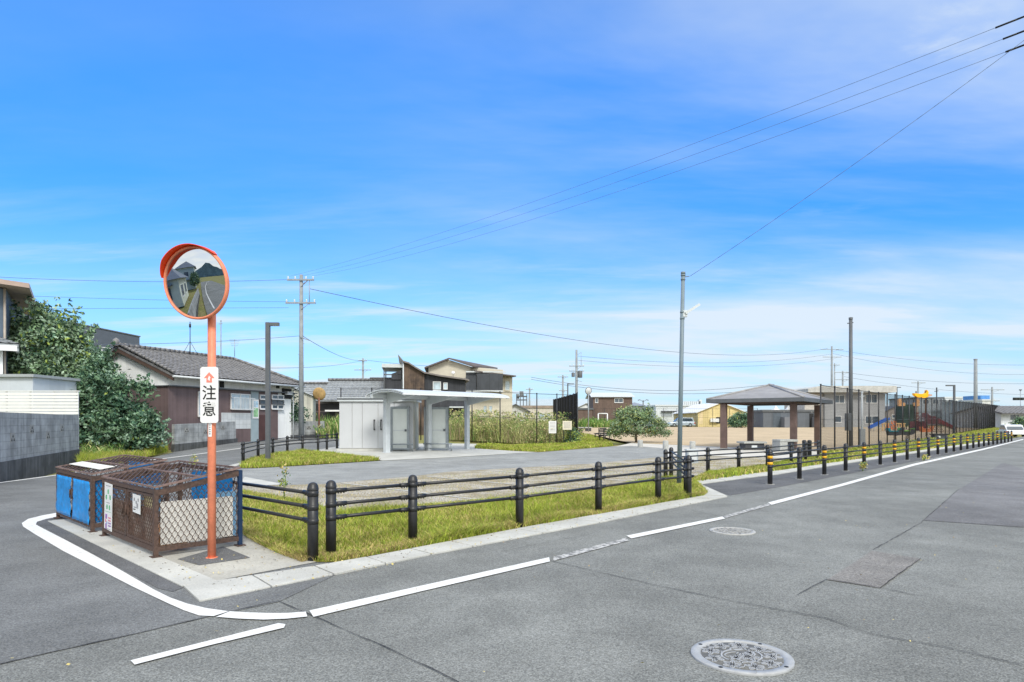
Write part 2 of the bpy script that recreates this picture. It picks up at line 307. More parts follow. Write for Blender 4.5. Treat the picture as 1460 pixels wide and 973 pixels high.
def slabs(name,inner,outer,ln,off,mat,gap=.018,th=.03):
    """a kerb of single slabs laid end to end with open joints"""
    mbk=MB()
    def arc(pl):
        d=[0]
        for a,b in zip(pl,pl[1:]): d.append(d[-1]+math.dist(a,b))
        return d
    di,do=arc(inner),arc(outer)
    def pt(pl,d,t):
        t*=d[-1]
        for i in range(len(pl)-1):
            if t<=d[i+1]+1e-9:
                k=(t-d[i])/max(1e-9,d[i+1]-d[i]); return Vector((pl[i][0]+(pl[i+1][0]-pl[i][0])*k,pl[i][1]+(pl[i+1][1]-pl[i][1])*k,0))
        return Vector((*pl[-1],0))
    n=max(1,round(do[-1]/ln))
    for i in range(n):
        e=gap/2/do[-1]; a,b=i/n+e,(i+1)/n-e
        q=[pt(inner,di,a),pt(inner,di,b),pt(outer,do,b),pt(outer,do,a)]; dz=off+rnd.uniform(0,.004)
        for v in q: v.z=zt(v.x,v.y)+dz-th
        mbk.ext(q,(0,0,th))
    return tag(mbk.build(name,mat,bev=.004),kind='structure')
slabs('kerb',px((260,838),(480,804.5),(738.6,755),(868,732),(1004,707.5)),px((283,859.5),(480,820),(600,794.5),(868,743.5),(1037,709)),.62,.018,CONC)
slabs('kerb',px((1004,707),(986,690)),px((1037,708.5),(999,691.3)),.6,.018,CONC)
slabs('kerb',px((986,687),(1068,676.6),(1110,671.8))+[fr(8,1.55),fr(46,1.55)],px((999,691),(1068,681.5),(1110,676.8))+[fr(8,1.1),fr(46,1.1)],.62,.018,CONC)
slabs('kerb',[(p[0]+.21,p[1]+.20) for p in px((70,744),(262,838.5))],px((68.0,744.3),(259,838)),.6,.016,CONC)
slabs('kerb',px((330,668),(350,661.5),(365,655.5),(392,650.5),(431,645.3)),px((322,666),(347,660),(364,654),(391,649),(430,644.3)),.6,.03,CONC)
def band(name,up,dn,off,mat,n=1):
    """a flat painted band between two outlines"""
    return sheet(name,up+dn[::-1],off,mat)
def ribbon(name,pts,wd,off,mat,jit=0,parent=None,taper=False):
    pl=[Vector((p[0],p[1],0)) for p in pts]; q=[]
    for a,b in zip(pl,pl[1:]):
        n=max(1,int((b-a).length/ (.12 if jit else 1.5)))
        q+=[a.lerp(b,i/n) for i in range(n)]
    q.append(pl[-1]); vs=[];N_=len(q)
    for i,p in enumerate(q):
        d=(q[min(i+1,N_-1)]-q[max(i-1,0)]).normalized(); nn=Vector((-d.y,d.x,0)); j=rnd.uniform(-jit,jit); ww=wd/2*(rnd.uniform(.4,1.5) if jit else 1)
        for sg in(1,-1):
            v=p+nn*(sg*ww+j); v.z=zt(v.x,v.y)+off; vs.append(v)
    mb=MB(); mb.add(vs,[(2*i,2*i+1,2*i+3,2*i+2) for i in range(N_-1)])
    o=mb.build(name,mat,parent)
    if not parent: o['kind']='structure'
    return o
MK=.010
band('road_marking',px((82,732),(60,736),(40,741),(31,747),(33,752),(50,763),(90,787),(137,811),(190,838.5),(239.5,862),(262,872),(284,879.5),(304.5,880.5)),px((84,737.5),(66,741),(53,745),(51,749),(62,755),(95,772),(137,794.5),(180,819),(219,842),(243,854),(267,862.5),(294,869),(326,873.5)),MK,PAINT)
band('road_marking',px((308,881.5),(340,884),(376,885.5),(410,884),(438,881)),px((328,873.5),(350,875),(380,876),(410,876),(436,874)),MK,PAINT)
band('road_marking',px((441,872.5),(783,796)),px((447,881.5),(600,845),(784,802)),MK,PAINT)
band('road_marking',px((789,795),(893,767.5)),px((789,801),(896,772)),MK-.002,PAINTW)
band('road_marking',px((893,765),(1030,737.5)),px((900,769),(1034,740.5)),MK,PAINT)
band('road_marking',px((1031,736.8),(1095,718.5)),px((1035,739.5),(1099,721)),MK-.002,PAINTW)
band('road_marking',px((1095,717.5),(1200,690.5),(1300,662.5),(1400,640.5),(1458,626.5)),px((1100,720.8),(1205,692.8),(1305,664.2),(1404,641.6),(1460,627.2)),MK,PAINT)
band('road_marking',px((186,944),(296,916),(397,890.5),(407,892)),px((192,950),(300,922),(405,897)),MK,PAINT)
ribbon('road_marking',px((-60,699),(0,689),(85,677.5),(150,667),(215,656.5),(300,645.5),(362,637),(440,629)),.14,MK,PAINT)
for q in [((0,948),(68,932.5),(191.6,905),(294,881),(328,873),(397,858),(438,876),(480,894),(532.6,917),(611.5,953),(644,970),(700,1000)),((782.5,800),(874.5,821.6),(960,841),(1039,857),(1179,883),(1241,905),(1347,924),(1460,950)),((1136,850),(1179,827),(1254.5,839),(1316,852)),((1254.5,839),(1313,797)),((1244,785),(1278.5,766),(1313,746),(1367,698)),((716.7,787),(858,759)),((1114,720),(1316,742),(1460,752)),((1030,738),(985,728),(1080,716))]:
    thin=q[0][0] in(716.7,1114,1030)
    ribbon('tar_seam',px(*q),.005 if thin else .0075,.009,TAR,jit=.006,parent=road)
sheet('asphalt_patch',px((1179,827.5),(1254.5,839.5),(1313,797.5),(1244,786)),.005,asphalt('asphalt_patch_mid',(124,122,120)))
sheet('asphalt_patch',px((1316,742.5),(1460,752.5),(1560,700),(1430,660),(1367,698.5)),.005,asphalt('asphalt_patch_far',(116,116,118)))
# parking bay edges in the gravel lot
for i in range(4):
    c=8.47+2.65*i
    ribbon('bay_edging',[(c*.69-w_*.72,c*.72+w_*.69) for w_ in (9.0,13.9)],.09,.014,CONC)
# ---------------------------------------------------------------- traffic mirror
def text_mesh(body,size,mat,name,parent,loc,rot,th=.002,sx=1):
    c=bpy.data.curves.new(name,'FONT'); c.body=body; c.size=size; c.align_x='CENTER'; c.align_y='CENTER'; c.extrude=th/2; c.offset=size*.008
    o=bpy.data.objects.new(name,c); COL.objects.link(o); dg=bpy.context.evaluated_depsgraph_get()
    me=bpy.data.meshes.new_from_object(o.evaluated_get(dg)); bpy.data.objects.remove(o); me.materials.clear(); me.materials.append(mat)
    q=bpy.data.objects.new(name,me); COL.objects.link(q); q.parent=parent; q.location=loc; q.rotation_euler=rot; q.scale=(sx,1,1); return q
MIRR=M('mirror_steel',(190,196,204),.015,var=.01,metal=1)
mx,my=G(302,797)
t=thing('traffic_mirror','orange pole with a round convex mirror and white warning sign beside the rusty cages','traffic mirror',(mx,my,0))
MC=Vector((-.10,-.16,2.99)); NRM=Vector((-.20,-.96,-.15)).normalized()
b=MB(); b.tube((0,0,-.1),(0,0,3.35),.043,n=20); b.lathe([(.045,3.35),(.03,3.372),(0.001,3.38)],n=20); b.tube((-.0,0,.001),(0,0,.018),.062,n=20); b.build('pole',ORANGE,t)
Q=NRM.to_track_quat('Z','Y').to_matrix()     # local z looks out of the mirror, local y up
RS,RM=2.05,.366; h0=RS-math.sqrt(RS*RS-RM*RM)
prof=[(RM*i/14+1e-4,math.sqrt(RS*RS-(RM*i/14)**2)-RS+h0) for i in range(15)][::-1]
b=MB(); b.lathe(prof,MC,64,M=Q); b.build('mirror_face',MIRR,t)
b=MB(); b.lathe([(.362,-.012),(.364,.012),(.376,.02),(.387,.008),(.388,-.03),(.372,-.05),(.2,-.075),(.001,-.08)],MC,64,M=Q); b.build('mirror_rim',ORANGE,t)
b=MB(); vs=[];n=34
for i in range(n+1):
    a=R(46+(170-46)*i/n); e=min(i,n-i)/n*2; dd=.02+.07*min(1,e*2.2)**.7
    for (rr,zz) in((.395,-.03),(.402,dd),(.394,dd),(.388,-.03)): vs.append(MC+Q@Vector((rr*math.cos(a),rr*math.sin(a),zz)))
b.add(vs,[(4*i+k,4*i+(k+1)%4,4*i+4+(k+1)%4,4*i+4+k) for i in range(n) for k in range(4)],0,False); b.add(vs[:4],[(0,1,2,3)]); b.add(vs[-4:],[(0,1,2,3)])
b.build('hood',ORED,t)
for dz in(.12,-.12): b=MB(); b.tube((0,0,2.99+dz),MC+Q@Vector((.05,dz,-.07)),.016,n=8); b.tube((0,0,3.0+dz),(0,0,3.06+dz),.052,n=16); b.build('bracket',ORANGE,t)
sg=MB(); w_,h_,r_=.098,.305,.03; pts=[]
for cx_,cz_,a0 in((w_-r_,h_-r_,0),(-w_+r_,h_-r_,90),(-w_+r_,-h_+r_,180),(w_-r_,-h_+r_,270)):
    for k in range(6): a=R(a0+18*k); pts.append((cx_+r_*math.cos(a),-.06,cz_+r_*math.sin(a)))
SZ=1.795
sg.ext([(p[0],p[1],p[2]+SZ) for p in pts],(0,.006,0)); sgo=sg.build('sign_plate',WHITE,t)
text_mesh('注',.168,LETTER,'lettering',sgo,(0,-.062,SZ+.012),(R(90),0,0),sx=.94); text_mesh('意',.168,LETTER,'lettering',sgo,(0,-.062,SZ-.165),(R(90),0,0),sx=.92)
b=MB(); SAL=M('salmon_arrow',(228,132,116),.5,var=.04)
o=lambda x,z:(x,-.0602,SZ+.185+z)
b.ext([o(0,.062),o(.058,-.002),o(.03,-.002),o(.03,-.05),o(-.03,-.05),o(-.03,-.002),o(-.058,-.002)],(0,-.002,0)); b.ext([(p[0],-.0624,p[2]) for p in (o(0,.024),o(.018,-.002),o(.008,-.002),o(.008,-.03),o(-.004,-.03),o(-.004,-.02),o(-.018,-.02))],(0,-.001,0),m=1); b.build('arrow_mark',[SAL,WHITE],sgo)
for zz in(.2,-.2): b=MB(); b.b(-.05,.05,-.054,-.045,SZ+zz-.015,SZ+zz+.015); b.tube((0,0,SZ+zz-.012),(0,0,SZ+zz+.012),.048,n=16); b.build('sign_clamp',GALV,sgo)
b=MB(); b.ext([(.043*math.sin(a),-.0446*math.cos(a),1.34) for a in [R(-24+8*k) for k in range(7)]]+[(.0455*math.sin(a),-.0465*math.cos(a),1.34) for a in [R(24-8*k) for k in range(7)]],(0,0,.15)); st=b.build('sticker',WHITE,t)
b=MB(); 
for k in range(5): b.b(-.008,.008,-.0482,-.0466,1.365+k*.024,1.378+k*.024)
b.build('printing',M('grey_print',(150,150,150)),st)
# ---------------------------------------------------------------- waste cages
def expanded(b,O,ux,uz,w_,h_,pw,ph,r,m=0,n=4,twist=0):
    """expanded metal: zigzag strands that touch at every half pitch"""
    O,ux,uz=Vector(O),Vector(ux),Vector(uz); nc=max(2,round(w_/(pw/2))); nr=max(2,round(h_/(ph/2))); dx,dz=w_/nc,h_/nr
    for k in range(nc+1):
        pr=None
        for j in range(nr+1):
            x=min(max(k*dx+((-1)**(j+k))*dx*.46,0),w_)
            for zz in(-.16,.16):
                z=min(max((j+zz)*dz,0),h_); p=O+ux*x+uz*z
                if pr is not None and (p-pr).length>1e-4: b.tube(pr,p,r,n=n,m=m,sm=False,tw=math.pi/4)
                pr=p
    return b
BROWNBOARD=M('rusty_board',(136,126,118),.85,scale=5,rgb2=(104,76,64),var=.2,streak=.25,fine=.15,fscale=30)
WBOARD=M('white_board',(224,222,216),.6,var=.06,scale=2,streak=.05)
BLUET=M('blue_tarpaulin',(30,140,216),.42,var=.16,scale=3.2,fine=.1,fscale=18,bump=.6,bscale=9)
LBLUE=M('pale_blue_board',(120,168,206),.6,var=.1)
NAVY=M('dark_blue_paint',(28,52,84),.5,var=.12,scale=6)
PALEY=M('pale_yellow_board',(206,196,150),.7,var=.1)
LIDF=M('worn_brown_frame',(124,104,98),.7,var=.2,scale=9,fine=.2,fscale=40)
def cage(root,L_,zf,zb,D=.93,blue=False,hz=None):
    zr=lambda y:zf+(zb-zf)*y/D
    t_=.045
    f=MB()
    for x in(0,L_):
        for y in(0,D): f.b(x-t_/2,x+t_/2,y-t_/2,y+t_/2,.0,zr(y)-.02,m=1 if (not blue and x>0 and y>0) else 0); f.b(x-.06,x+.06,y-.05,y+.05,0.0,.012)
    for y in(0,D):
        f.b(t_/2,L_-t_/2,y-.02,y+.02,.06,.115); f.b(t_/2,L_-t_/2,y-.0205,y+.0205,zr(y)-.07,zr(y)-.025)
    for x in(0,L_):
        f.b(x-.0195,x+.0195,t_/2,D-t_/2,.061,.112)
        f.ext([(x-.019,t_/2,zr(0)-.09),(x-.019,D-t_/2,zr(D)-.09),(x-.019,D-t_/2,zr(D)-.025),(x-.019,t_/2,zr(0)-.025)],(.038,0,0))
    f.build('frame',[RUST,NAVY],root)
    # sides
    for x in(0,L_):
        b=MB(); expanded(b,(x,.025,.115),(0,1,0),(0,0,1),D-.05,zf-.2,.062,.115,.0042)
        expanded(b,(x,.2,zf-.085),(0,1,0),(0,0,1),D-.23,.10,.062,.1,.0042); b.build('side_mesh',RUST,root)
    b=MB(); expanded(b,(.025,D,.115),(1,0,0),(0,0,1),L_-.05,zb-.19,.1,.15,.004); b.build('back_mesh',RUST,root)
    # front in two doors
    for i in range(2):
        x0=.03+i*(L_/2-.01); x1=x0+L_/2-.05
        d=MB()
        for a,bb,c,dd in((x0,x0+.03,.12,zf-.08),(x1-.03,x1,.12,zf-.08),(x0+.03,x1-.03,.12,.15),(x0+.03,x1-.03,zf-.11,zf-.08)): d.b(a,bb,-.014,.014,c,dd)
        do=d.build('door',RUST,root)
        b=MB()
        if not blue:
            expanded(b,(x0+.03,-.012,.15),(1,0,0),(0,0,1),x1-x0-.06,zf-.26,.06,.085,.0034)
            b.build('door_mesh',RUST,do)
            q=MB(); q.b(x0+.03,x1-.03,.004,.012,.15,zf-.24); q.build('rusty_board',BROWNBOARD,do)
        else:
            nx,nz=14,12; vs=[]
            for a in range(nx+1):
                for c in range(nz+1): vs.append((x0+(.005 if i==0 else .045)+(x1-x0-.05)*a/nx,-.028-.012*math.sin(a*1.9+c*.6+i)*math.sin(c*.9+1.3*i)-.004*rnd.random(),.10+(zf-.2)*c/nz))
            fs=[(a*(nz+1)+c,(a+1)*(nz+1)+c,(a+1)*(nz+1)+c+1,a*(nz+1)+c+1) for a in range(nx) for c in range(nz)]
            b.add(vs,fs,0,True); o=b.build('tarpaulin',BLUET,do); k=o.modifiers.new('solid','SOLIDIFY'); k.thickness=.004
        b=MB(); hx=x1-.05 if i==0 else x0+.05; b.tube((hx,-.04,zf*.5),(hx,-.04,zf*.5+.12),.008); b.box((hx,-.022,zf*.5+.06),(.03,.02,.16)); b.build('latch',RUST,do)
    # lid: two hinged leaves of slanting lattice
    for i in range(2):
        y0=.0+i*D/2; y1=y0+D/2-.012; l=MB()
        q=lambda x,y:Vector((x,y,zr(y)+.012+.0*i))
        for a,c in(((-.03,y0-.02*(i==0)),(L_+.03,y0-.02*(i==0))),((-.03,y1),(L_+.03,y1))): l.tube(q(*a),q(*c),.014,n=4,sm=False)
        for x in(-.03,L_+.03): l.tube(q(x,y0-.01),q(x,y1),.016,n=4,sm=False)
        lo=l.build('lid',LIDF,root)
        b=MB(); up=(zr(1)-zr(0)); uy=Vector((0,1,up)).normalized()
        dy_=y1-y0
        for sl_,sp_,r_ in((-1.0,.15,.0075),(.55,.45,.0045)):
            for k in range(int((L_+abs(sl_))/sp_)+1):
                xa_=k*sp_ if sl_<0 else k*sp_-sl_
                e=sorted(min(max((v-xa_)/sl_,0),1) for v in(0,L_))
                if e[1]-e[0]<.04: continue
                P_=lambda u:q(xa_+sl_*u,y0+dy_*u)
                b.tube(P_(e[0]),P_(e[1]),r_,n=4,sm=False)
        b.build('lid_lattice',RUST,lo)
    return zr
d1=Vector((.722,-.692)); RZ=math.atan2(-.692,.722)
A0=Vector(G(149,765.5)); B0=Vector(G(222,796.5)); L1=(B0-A0).length; RZ1=math.atan2((B0-A0).y,(B0-A0).x)
t=thing('waste_cage','rusty brown mesh waste cage holding white boards, nearest the orange mirror pole','waste cage',(A0.x,A0.y,.012),RZ1,'lidded mesh waste cages on the corner slab')
cage(t,L1,.765,.93)
b=MB(); b.b(L1-.045,L1-.035,.06,.86,.12,.60); b.build('white_board',WBOARD,t)
b=MB(); b.b(L1-.06,L1-.047,.60,.905,.118,.66); b.build('pale_blue_board',LBLUE,t)
b=MB(); b.b(L1*.30,L1-.10,.872,.884,.25,.84); b.build('blue_sheet',BLUET,t)
b=MB(); b.b(L1-.5,L1-.09,.03,.036,.5,.66); b.build('pale_board',PALEY,t)
for (x,y,z,r_) in((L1-.2,.15,.2,.10),(L1-.3,.35,.2,.13),(.9,.5,.18,.14),(.5,.4,.17,.13)): b=MB(); b.lathe([(r_*.9*math.sin(R(a))+.001,z-.06-r_*.8*math.cos(R(a))) for a in range(0,181,20)],(x,y,0),12); b.build('rubbish_bag',M('orange_bag',(226,168,120),.5,var=.15,scale=9),t)
p=MB(); p.ext([(.10,-.03,.12),(.42,-.03,.105),(.45,-.03,.70),(.13,-.03,.715)],(0,.006,0)); po=p.build('notice',WHITE,t)
GRN=M('green_print',(88,176,124),.6,var=.05); PUR=M('purple_print',(150,110,176),.6,var=.1); PINK=M('pink_print',(214,120,140),.6); GREYP=M('faint_print',(150,150,156),.6)
def marks(parent,name,items,y=-.0325):
    b=MB(); ms=[]
    for (x,z,w_,h_,m) in items:
        if m not in ms: ms.append(m)
        b.b(x-w_/2,x+w_/2,y,y+.0018,z-h_/2,z+h_/2,m=ms.index(m))
    return b.build(name,ms,parent)
it=[]
def glyph(x,z,s,m):
    for k in range(3): it.append((x+rnd.uniform(-.1,.1)*s,z+(k-1)*s*.36,s*rnd.uniform(.7,1.0),s*.13,m))
    for k in(-1,0,1): it.append((x+k*s*.34,z+rnd.uniform(-.1,.1)*s,s*.12,s*rnd.uniform(.6,1),m))
for x,z in((.285,.60),(.205,.525),(.37,.53),(.235,.405),(.34,.40)): glyph(x,z,.062,GRN)
it+=[(.29,.675,.2,.008,GREYP),(.28,.46,.16,.006,GREYP),(.27,.345,.24,.004,GRN)]
it+=[(.20,.28,.075,.06,PUR),(.165,.23,.03,.03,PINK),(.19,.15,.06,.07,PUR),(.23,.2,.03,.03,M('blue_print',(90,140,200))),(.18,.215,.05,.02,PINK)]
for k in range(4): it.append((.34,.27-k*.034,.11,.016,(PUR if k>1 else PINK)))
it+=[(.27,.125,.22,.006,GREYP)]
marks(po,'printing',it)
p=MB(); p.ext([(1.26,-.03,.44),(1.52,-.03,.43),(1.52,-.03,.645),(1.255,-.03,.65)],(0,.005,0)); po=p.build('notice',WHITE,t); it=[]
for k in range(3): glyph(1.32+.07*k,.59-.03*(k%2),.04,GREYP)
it+=[(1.38,.5,.16,.01,GREYP),(1.32,.475,.08,.01,LETTER),(1.43,.53,.05,.04,GREYP)]
marks(po,'printing',it)
A1=Vector(G(83,739.8)); B1=Vector(G(132,760.5)); L2=(B1-A1).length; RZ2=math.atan2((B1-A1).y,(B1-A1).x)
t=thing('waste_cage','mesh waste cage with blue tarpaulins tied over its front, behind the rusty one','waste cage',(A1.x,A1.y,.012),RZ2,'lidded mesh waste cages on the corner slab')
zr=cage(t,L2,.78,.93,blue=True)
b=MB(); b.b(L2-.05,L2-.03,.3,.88,.12,.6); b.build('pale_blue_board',LBLUE,t)
b=MB(); b.ext([(L2-.04,.03,.12),(L2-.04,.3,.12),(L2-.04,.3,.7),(L2-.04,.03,.7)],(.006,0,0)); b.build('blue_sheet',BLUET,t)
b=MB(); b.ext([(.1,.12,zr(.12)+.032),(1.75,.12,zr(.12)+.032),(1.75,.30,zr(.3)+.032),(.1,.30,zr(.3)+.032)],(0,0,.008)); b.build('white_strip',WBOARD,t)
b=MB(); b.b(L2*.2,L2-.1,.87,.88,.2,.86); b.build('blue_sheet',BLUET,t)
# ---------------------------------------------------------------- black pipe guard fences
def guard_fence(label,posts,hh=.845,ends=(0,0),banded=False,plates=False,rails=(.73,.58,.43),rp=.057,dbl=None):
    p0=posts[0]; root=thing('guard_fence',label,'guard fence',at(p0),group='black pipe guard fences round the park')
    z0=zt(*p0)
    pm=None; bands=[]
    for i,p in enumerate(posts):
        l=Vector((p[0]-p0[0],p[1]-p0[1],zt(*p)-z0))
        if pm is None:
            b=MB(); b.tube((0,0,-.05),(0,0,hh-.075),rp,n=20); b.lathe([(rp+.004,hh-.08),(rp+.004,hh-.055),(rp,hh-.05),(rp*.93,hh-.028),(rp*.7,hh-.008),(rp*.35,hh+.003),(.001,hh+.006)],n=20)
            for z in rails: b.tube((0,0,z-.03),(0,0,z+.03),rp+.003,n=20)
            if plates: b.tube((0,0,0.0),(0,0,.012),.11,n=16,m=1)
            o=b.build('post',[BLACK,CONCD],root); pm=o.data
        else:
            o=bpy.data.objects.new('post',pm); COL.objects.link(o); o.parent=root
        o.location=l
        if banded and i%2==0:
            for z in(.655,.505):
                if len(bands)<2: b=MB(); b.tube((0,0,z-.032),(0,0,z+.032),rp+.0055,n=20); q=b.build('reflective_band',YEL,o); bands.append(q.data)
                else: q=bpy.data.objects.new('reflective_band',bands[0 if z>.6 else 1]); COL.objects.link(q); q.parent=o
    for z in rails:
        b=MB()
        pts=[Vector((p[0]-p0[0],p[1]-p0[1],zt(*p)-z0+z)) for p in posts]
        if len(pts)>1:
            da=(pts[0]-pts[1]).normalized(); db=(pts[-1]-pts[-2]).normalized(); full=list(pts)
            if ends[0]: full[0]=pts[0]+da*ends[0]
            if ends[1]: full[-1]=pts[-1]+db*ends[1]
            for a,c in zip(full,full[1:]):
                d=(c-a).normalized(); b.tube(a,c,.0205,n=10)
            for i,p in enumerate(pts):
                for q in((pts[i-1],) if i else ())+((pts[i+1],) if i<len(pts)-1 else ()):
                    d=(q-p).normalized(); b.tube(p+d*(rp-.005),p+d*(rp+.13),.026,n=10)
                    for k in(.03,.065,.10): b.tube(p+d*(rp+k)+Vector((0,0,-.020)),p+d*(rp+k)+Vector((0,0,-.036)),.008,n=6)
            for e,dv,pp in((ends[0],da,pts[0]),(ends[1],db,pts[-1])):
                if e: b.tube(pp+dv*(e-.05),pp+dv*e,.027,n=10)
        b.build('rail',BLACK,root)
    return root
def top(px_,py,hh=.845):
    Y=(H-hh)*F/(py-HOR); return XY(px_,Y)
guard_fence('short black pipe guard fence running behind the rusty mesh cage',[(-2.15,6.93),(-3.70,8.32)],ends=(0,0))
guard_fence('black pipe guard fence along the front lawn and the kerb',[top(472,685.5),top(588.5,677.7),top(740.8,667.7),top(853.3,658.6),top(938.4,652),top(981.9,649.5)],ends=(0,.16))
guard_fence('two-post black guard fence at the grey lighting pole',[(3.52,12.95),(4.39,17.7)],hh=.8,rails=(.69,.55,.41))
guard_fence('black pipe guard fence between the gravel lot and the narrow grass strip',[(4.2,17.55),(5.8,19.0),(7.1,20.1),(8.4,21.1),(9.96,22.9),(11.3,24.7),(12.65,26.5)],hh=.75,rails=(.66,.52,.38))
guard_fence('long black guard fence with yellow bands along the main road',[fr(1.94*i,0) for i in range(25)],banded=True,plates=True)
guard_fence('black pipe guard fence between the side street and the small lawn',[G(346.6,663.5),G(368,656),G(389,651),G(409.7,647.3),G(431.4,645),G(453.5,643.2),G(466,641.7),G(480.5,640)],hh=.82,ends=(.3,0))
b=MB(); bx_=top(1156,634,.7)
t=thing('bollard','pair of black bollards standing close together beside the pavilion','bollard',(12.25,26.9,zt(12.25,26.9)))
for dx in(0,.22):
    b=MB(); b.lathe([(.085,-.02),(.085,.66),(.09,.67),(.09,.7),(.07,.735),(.03,.75),(.001,.752)],(dx,0,0),16); b.build('post',BLACK,t)
# ---------------------------------------------------------------- manhole covers
def manhole(label,xy,r,rot,lt,dk):
    t=thing('manhole_cover',label,'manhole cover',(xy[0],xy[1],.005),rot,'round cast manhole covers in the main road')
    b=MB(); b.lathe([(r,-.01),(r,.006),(r*.995,.008),(r*.82,.008),(r*.815,.002),(.001,.002)],n=64)
    for a in range(4): b.tube((r*.91*math.cos(a*1.57+.4),r*.91*math.sin(a*1.57+.4),.0075),(r*.91*math.cos(a*1.57+.4),r*.91*math.sin(a*1.57+.4),.0092),.014,n=8,m=1)
    b.build('frame',[lt,DARKIN],t)
    b=MB(); b.lathe([(r*.80,.0021),(r*.795,.0035),(.001,.0035)],n=48); b.build('cover',dk,t)
    b=MB(); rg=random.Random(5)
    def strip(pts,w_,z=.0036,cl=False):
        n=len(pts); vs=[]
        for i in range(n):
            p=Vector(pts[i]); d=(Vector(pts[(i+1)%n] if cl else pts[min(i+1,n-1)])-Vector(pts[i-1] if (cl or i) else pts[0]))
            if d.length<1e-9: d=Vector((1,0))
            d.normalize(); nn=Vector((-d.y,d.x))*w_/2
            vs+=[(p.x+nn.x,p.y+nn.y,z),(p.x-nn.x,p.y-nn.y,z),(p.x+nn.x,p.y+nn.y,z+.004),(p.x-nn.x,p.y-nn.y,z+.004)]
        fs=[]
        for i in range(n if cl else n-1):
            j=(i+1)%n; fs+=[(4*i+2,4*i+3,4*j+3,4*j+2),(4*i,4*i+2,4*j+2,4*j),(4*i+1,4*j+1,4*j+3,4*i+3)]
        b.add(vs,fs)
    def ring(c,rx,ry,w_,ro=0,a0=0,a1=360,n=28):
        pts=[]
        for k in range(n+(a1-a0<360)):
            a=R(a0+(a1-a0)*k/n); x,y=rx*math.cos(a),ry*math.sin(a); pts.append((c[0]+x*math.cos(ro)-y*math.sin(ro),c[1]+x*math.sin(ro)+y*math.cos(ro)))
        strip(pts,w_,cl=a1-a0>=360)
    ring((0,0),r*.42,r*.34,r*.035,0,20,200); ring((0,.0),r*.43,r*.36,r*.035,0,205,372)
    ring((r*.2,r*.33),r*.16,r*.07,r*.03,-.35); ring((-r*.12,r*.12),r*.2,r*.1,r*.02,.1)
    def flower(c,s,n,ro):
        for k in range(n):
            a=ro+2*math.pi*k/n; ring((c[0]+s*.55*math.cos(a),c[1]+s*.55*math.sin(a)),s*.45,s*.24,r*.022,a,n=12); strip([(c[0]+s*.2*math.cos(a),c[1]+s*.2*math.sin(a)),(c[0]+s*.85*math.cos(a),c[1]+s*.85*math.sin(a))],r*.016)
        ring(c,s*.17,s*.17,r*.03,n=10)
    for k in range(9): a=k*.698+.2; flower((r*.61*math.cos(a),r*.61*math.sin(a)),r*.185,6 if k%2 else 5,k)
    flower((.08*r,-.12*r),r*.2,6,.3); flower((-.2*r,-.06*r),r*.13,5,.8); flower((.26*r,.03*r),r*.11,5,.1)
    for k in range(60):
        a=rg.uniform(0,6.28); rr=r*math.sqrt(rg.uniform(.0,.6)); x,y=rr*math.cos(a),rr*math.sin(a); th=rg.uniform(0,6.28); l=r*rg.uniform(.06,.16); c2_=rg.uniform(-3,3)
        strip([(x+l*t_*math.cos(th+c2_*t_),y+l*t_*math.sin(th+c2_*t_)) for t_ in(0,.25,.5,.75,1)],r*.02)
    b.build('relief',lt,t)
IRON=M('cast_iron_worn',(166,168,170),.5,var=.1,scale=14,metal=.1); IRON2=M('cast_iron_dark',(104,104,102),.7,var=.2,scale=30)
manhole('large ornate cast manhole cover in the foreground asphalt',G(1057,937),.312,.4,IRON,IRON2)
manhole('worn pale manhole cover by the white road line',G(1044,758),.302,1.2,M('cast_iron_pale',(170,170,168),.6,var=.1,scale=20),M('cast_iron_mid',(136,134,130),.7,var=.15,scale=30))
# ---------------------------------------------------------------- poles and lamps
def arm_lamp(label,xy,hh,arm,sz=.15,mat=DGREY,dirx=1,group=None):
    t=thing('street_lamp',label,'street lamp',at(xy),group=group); s=sz/2
    b=MB(); b.b(-s,s,-s,s,-.05,hh-.0); b.b(-s*1.9,s*1.9,-s*1.9,s*1.9,0,.015); b.build('pole',mat,t,bev=.008)
    b=MB(); b.b(s*dirx,(s+arm)*dirx,-s*.9,s*.9,hh-.13,hh-.005); lo=b.build('lamp_head',mat,t,bev=.006)
    b=MB(); b.b((s+arm*.35)*dirx,(s+arm*.95)*dirx,-s*.7,s*.7,hh-.136,hh-.131); b.build('lamp_lens',WHITE,lo)
    return t
lx=G(382,659.6); hh=ZP(460,lx[1])-zt(*lx)
arm_lamp('slim grey square lamp post on the small lawn beside the side street',lx,hh,.34)
lp=(3.98,15.3)
t=thing('lighting_pole','slim grey steel pole with a small tilted floodlight, beside the black guard fence','lighting pole',(lp[0],lp[1],0))
b=MB(); tp=Vector((.10,0,5.03)); b.tube((0,0,-.05),tp,.057,.046,n=20); b.tube(tp,tp+Vector((0,0,.05)),.055,n=16)
for z in(5.0,4.9,4.12,3.97): b.tube((.1*z/5.03,0,z-.02),(.1*z/5.03,0,z+.02),.056,n=16)
b.tube((.1,0,4.95),(.25,0,4.98),.012); b.build('pole',M('grey_painted_pole',(118,134,144),.5,var=.06,scale=4),t)
b=MB(); b.tube((.09,0,4.1),(.17,-.02,4.08),.02); b.box((.31,-.03,4.19),(.40,.10,.06),M=Matrix.Rotation(R(-32),3,'Y')); b.box((.14,0,4.08),(.10,.10,.15)); b.build('floodlight',LGREY,t)
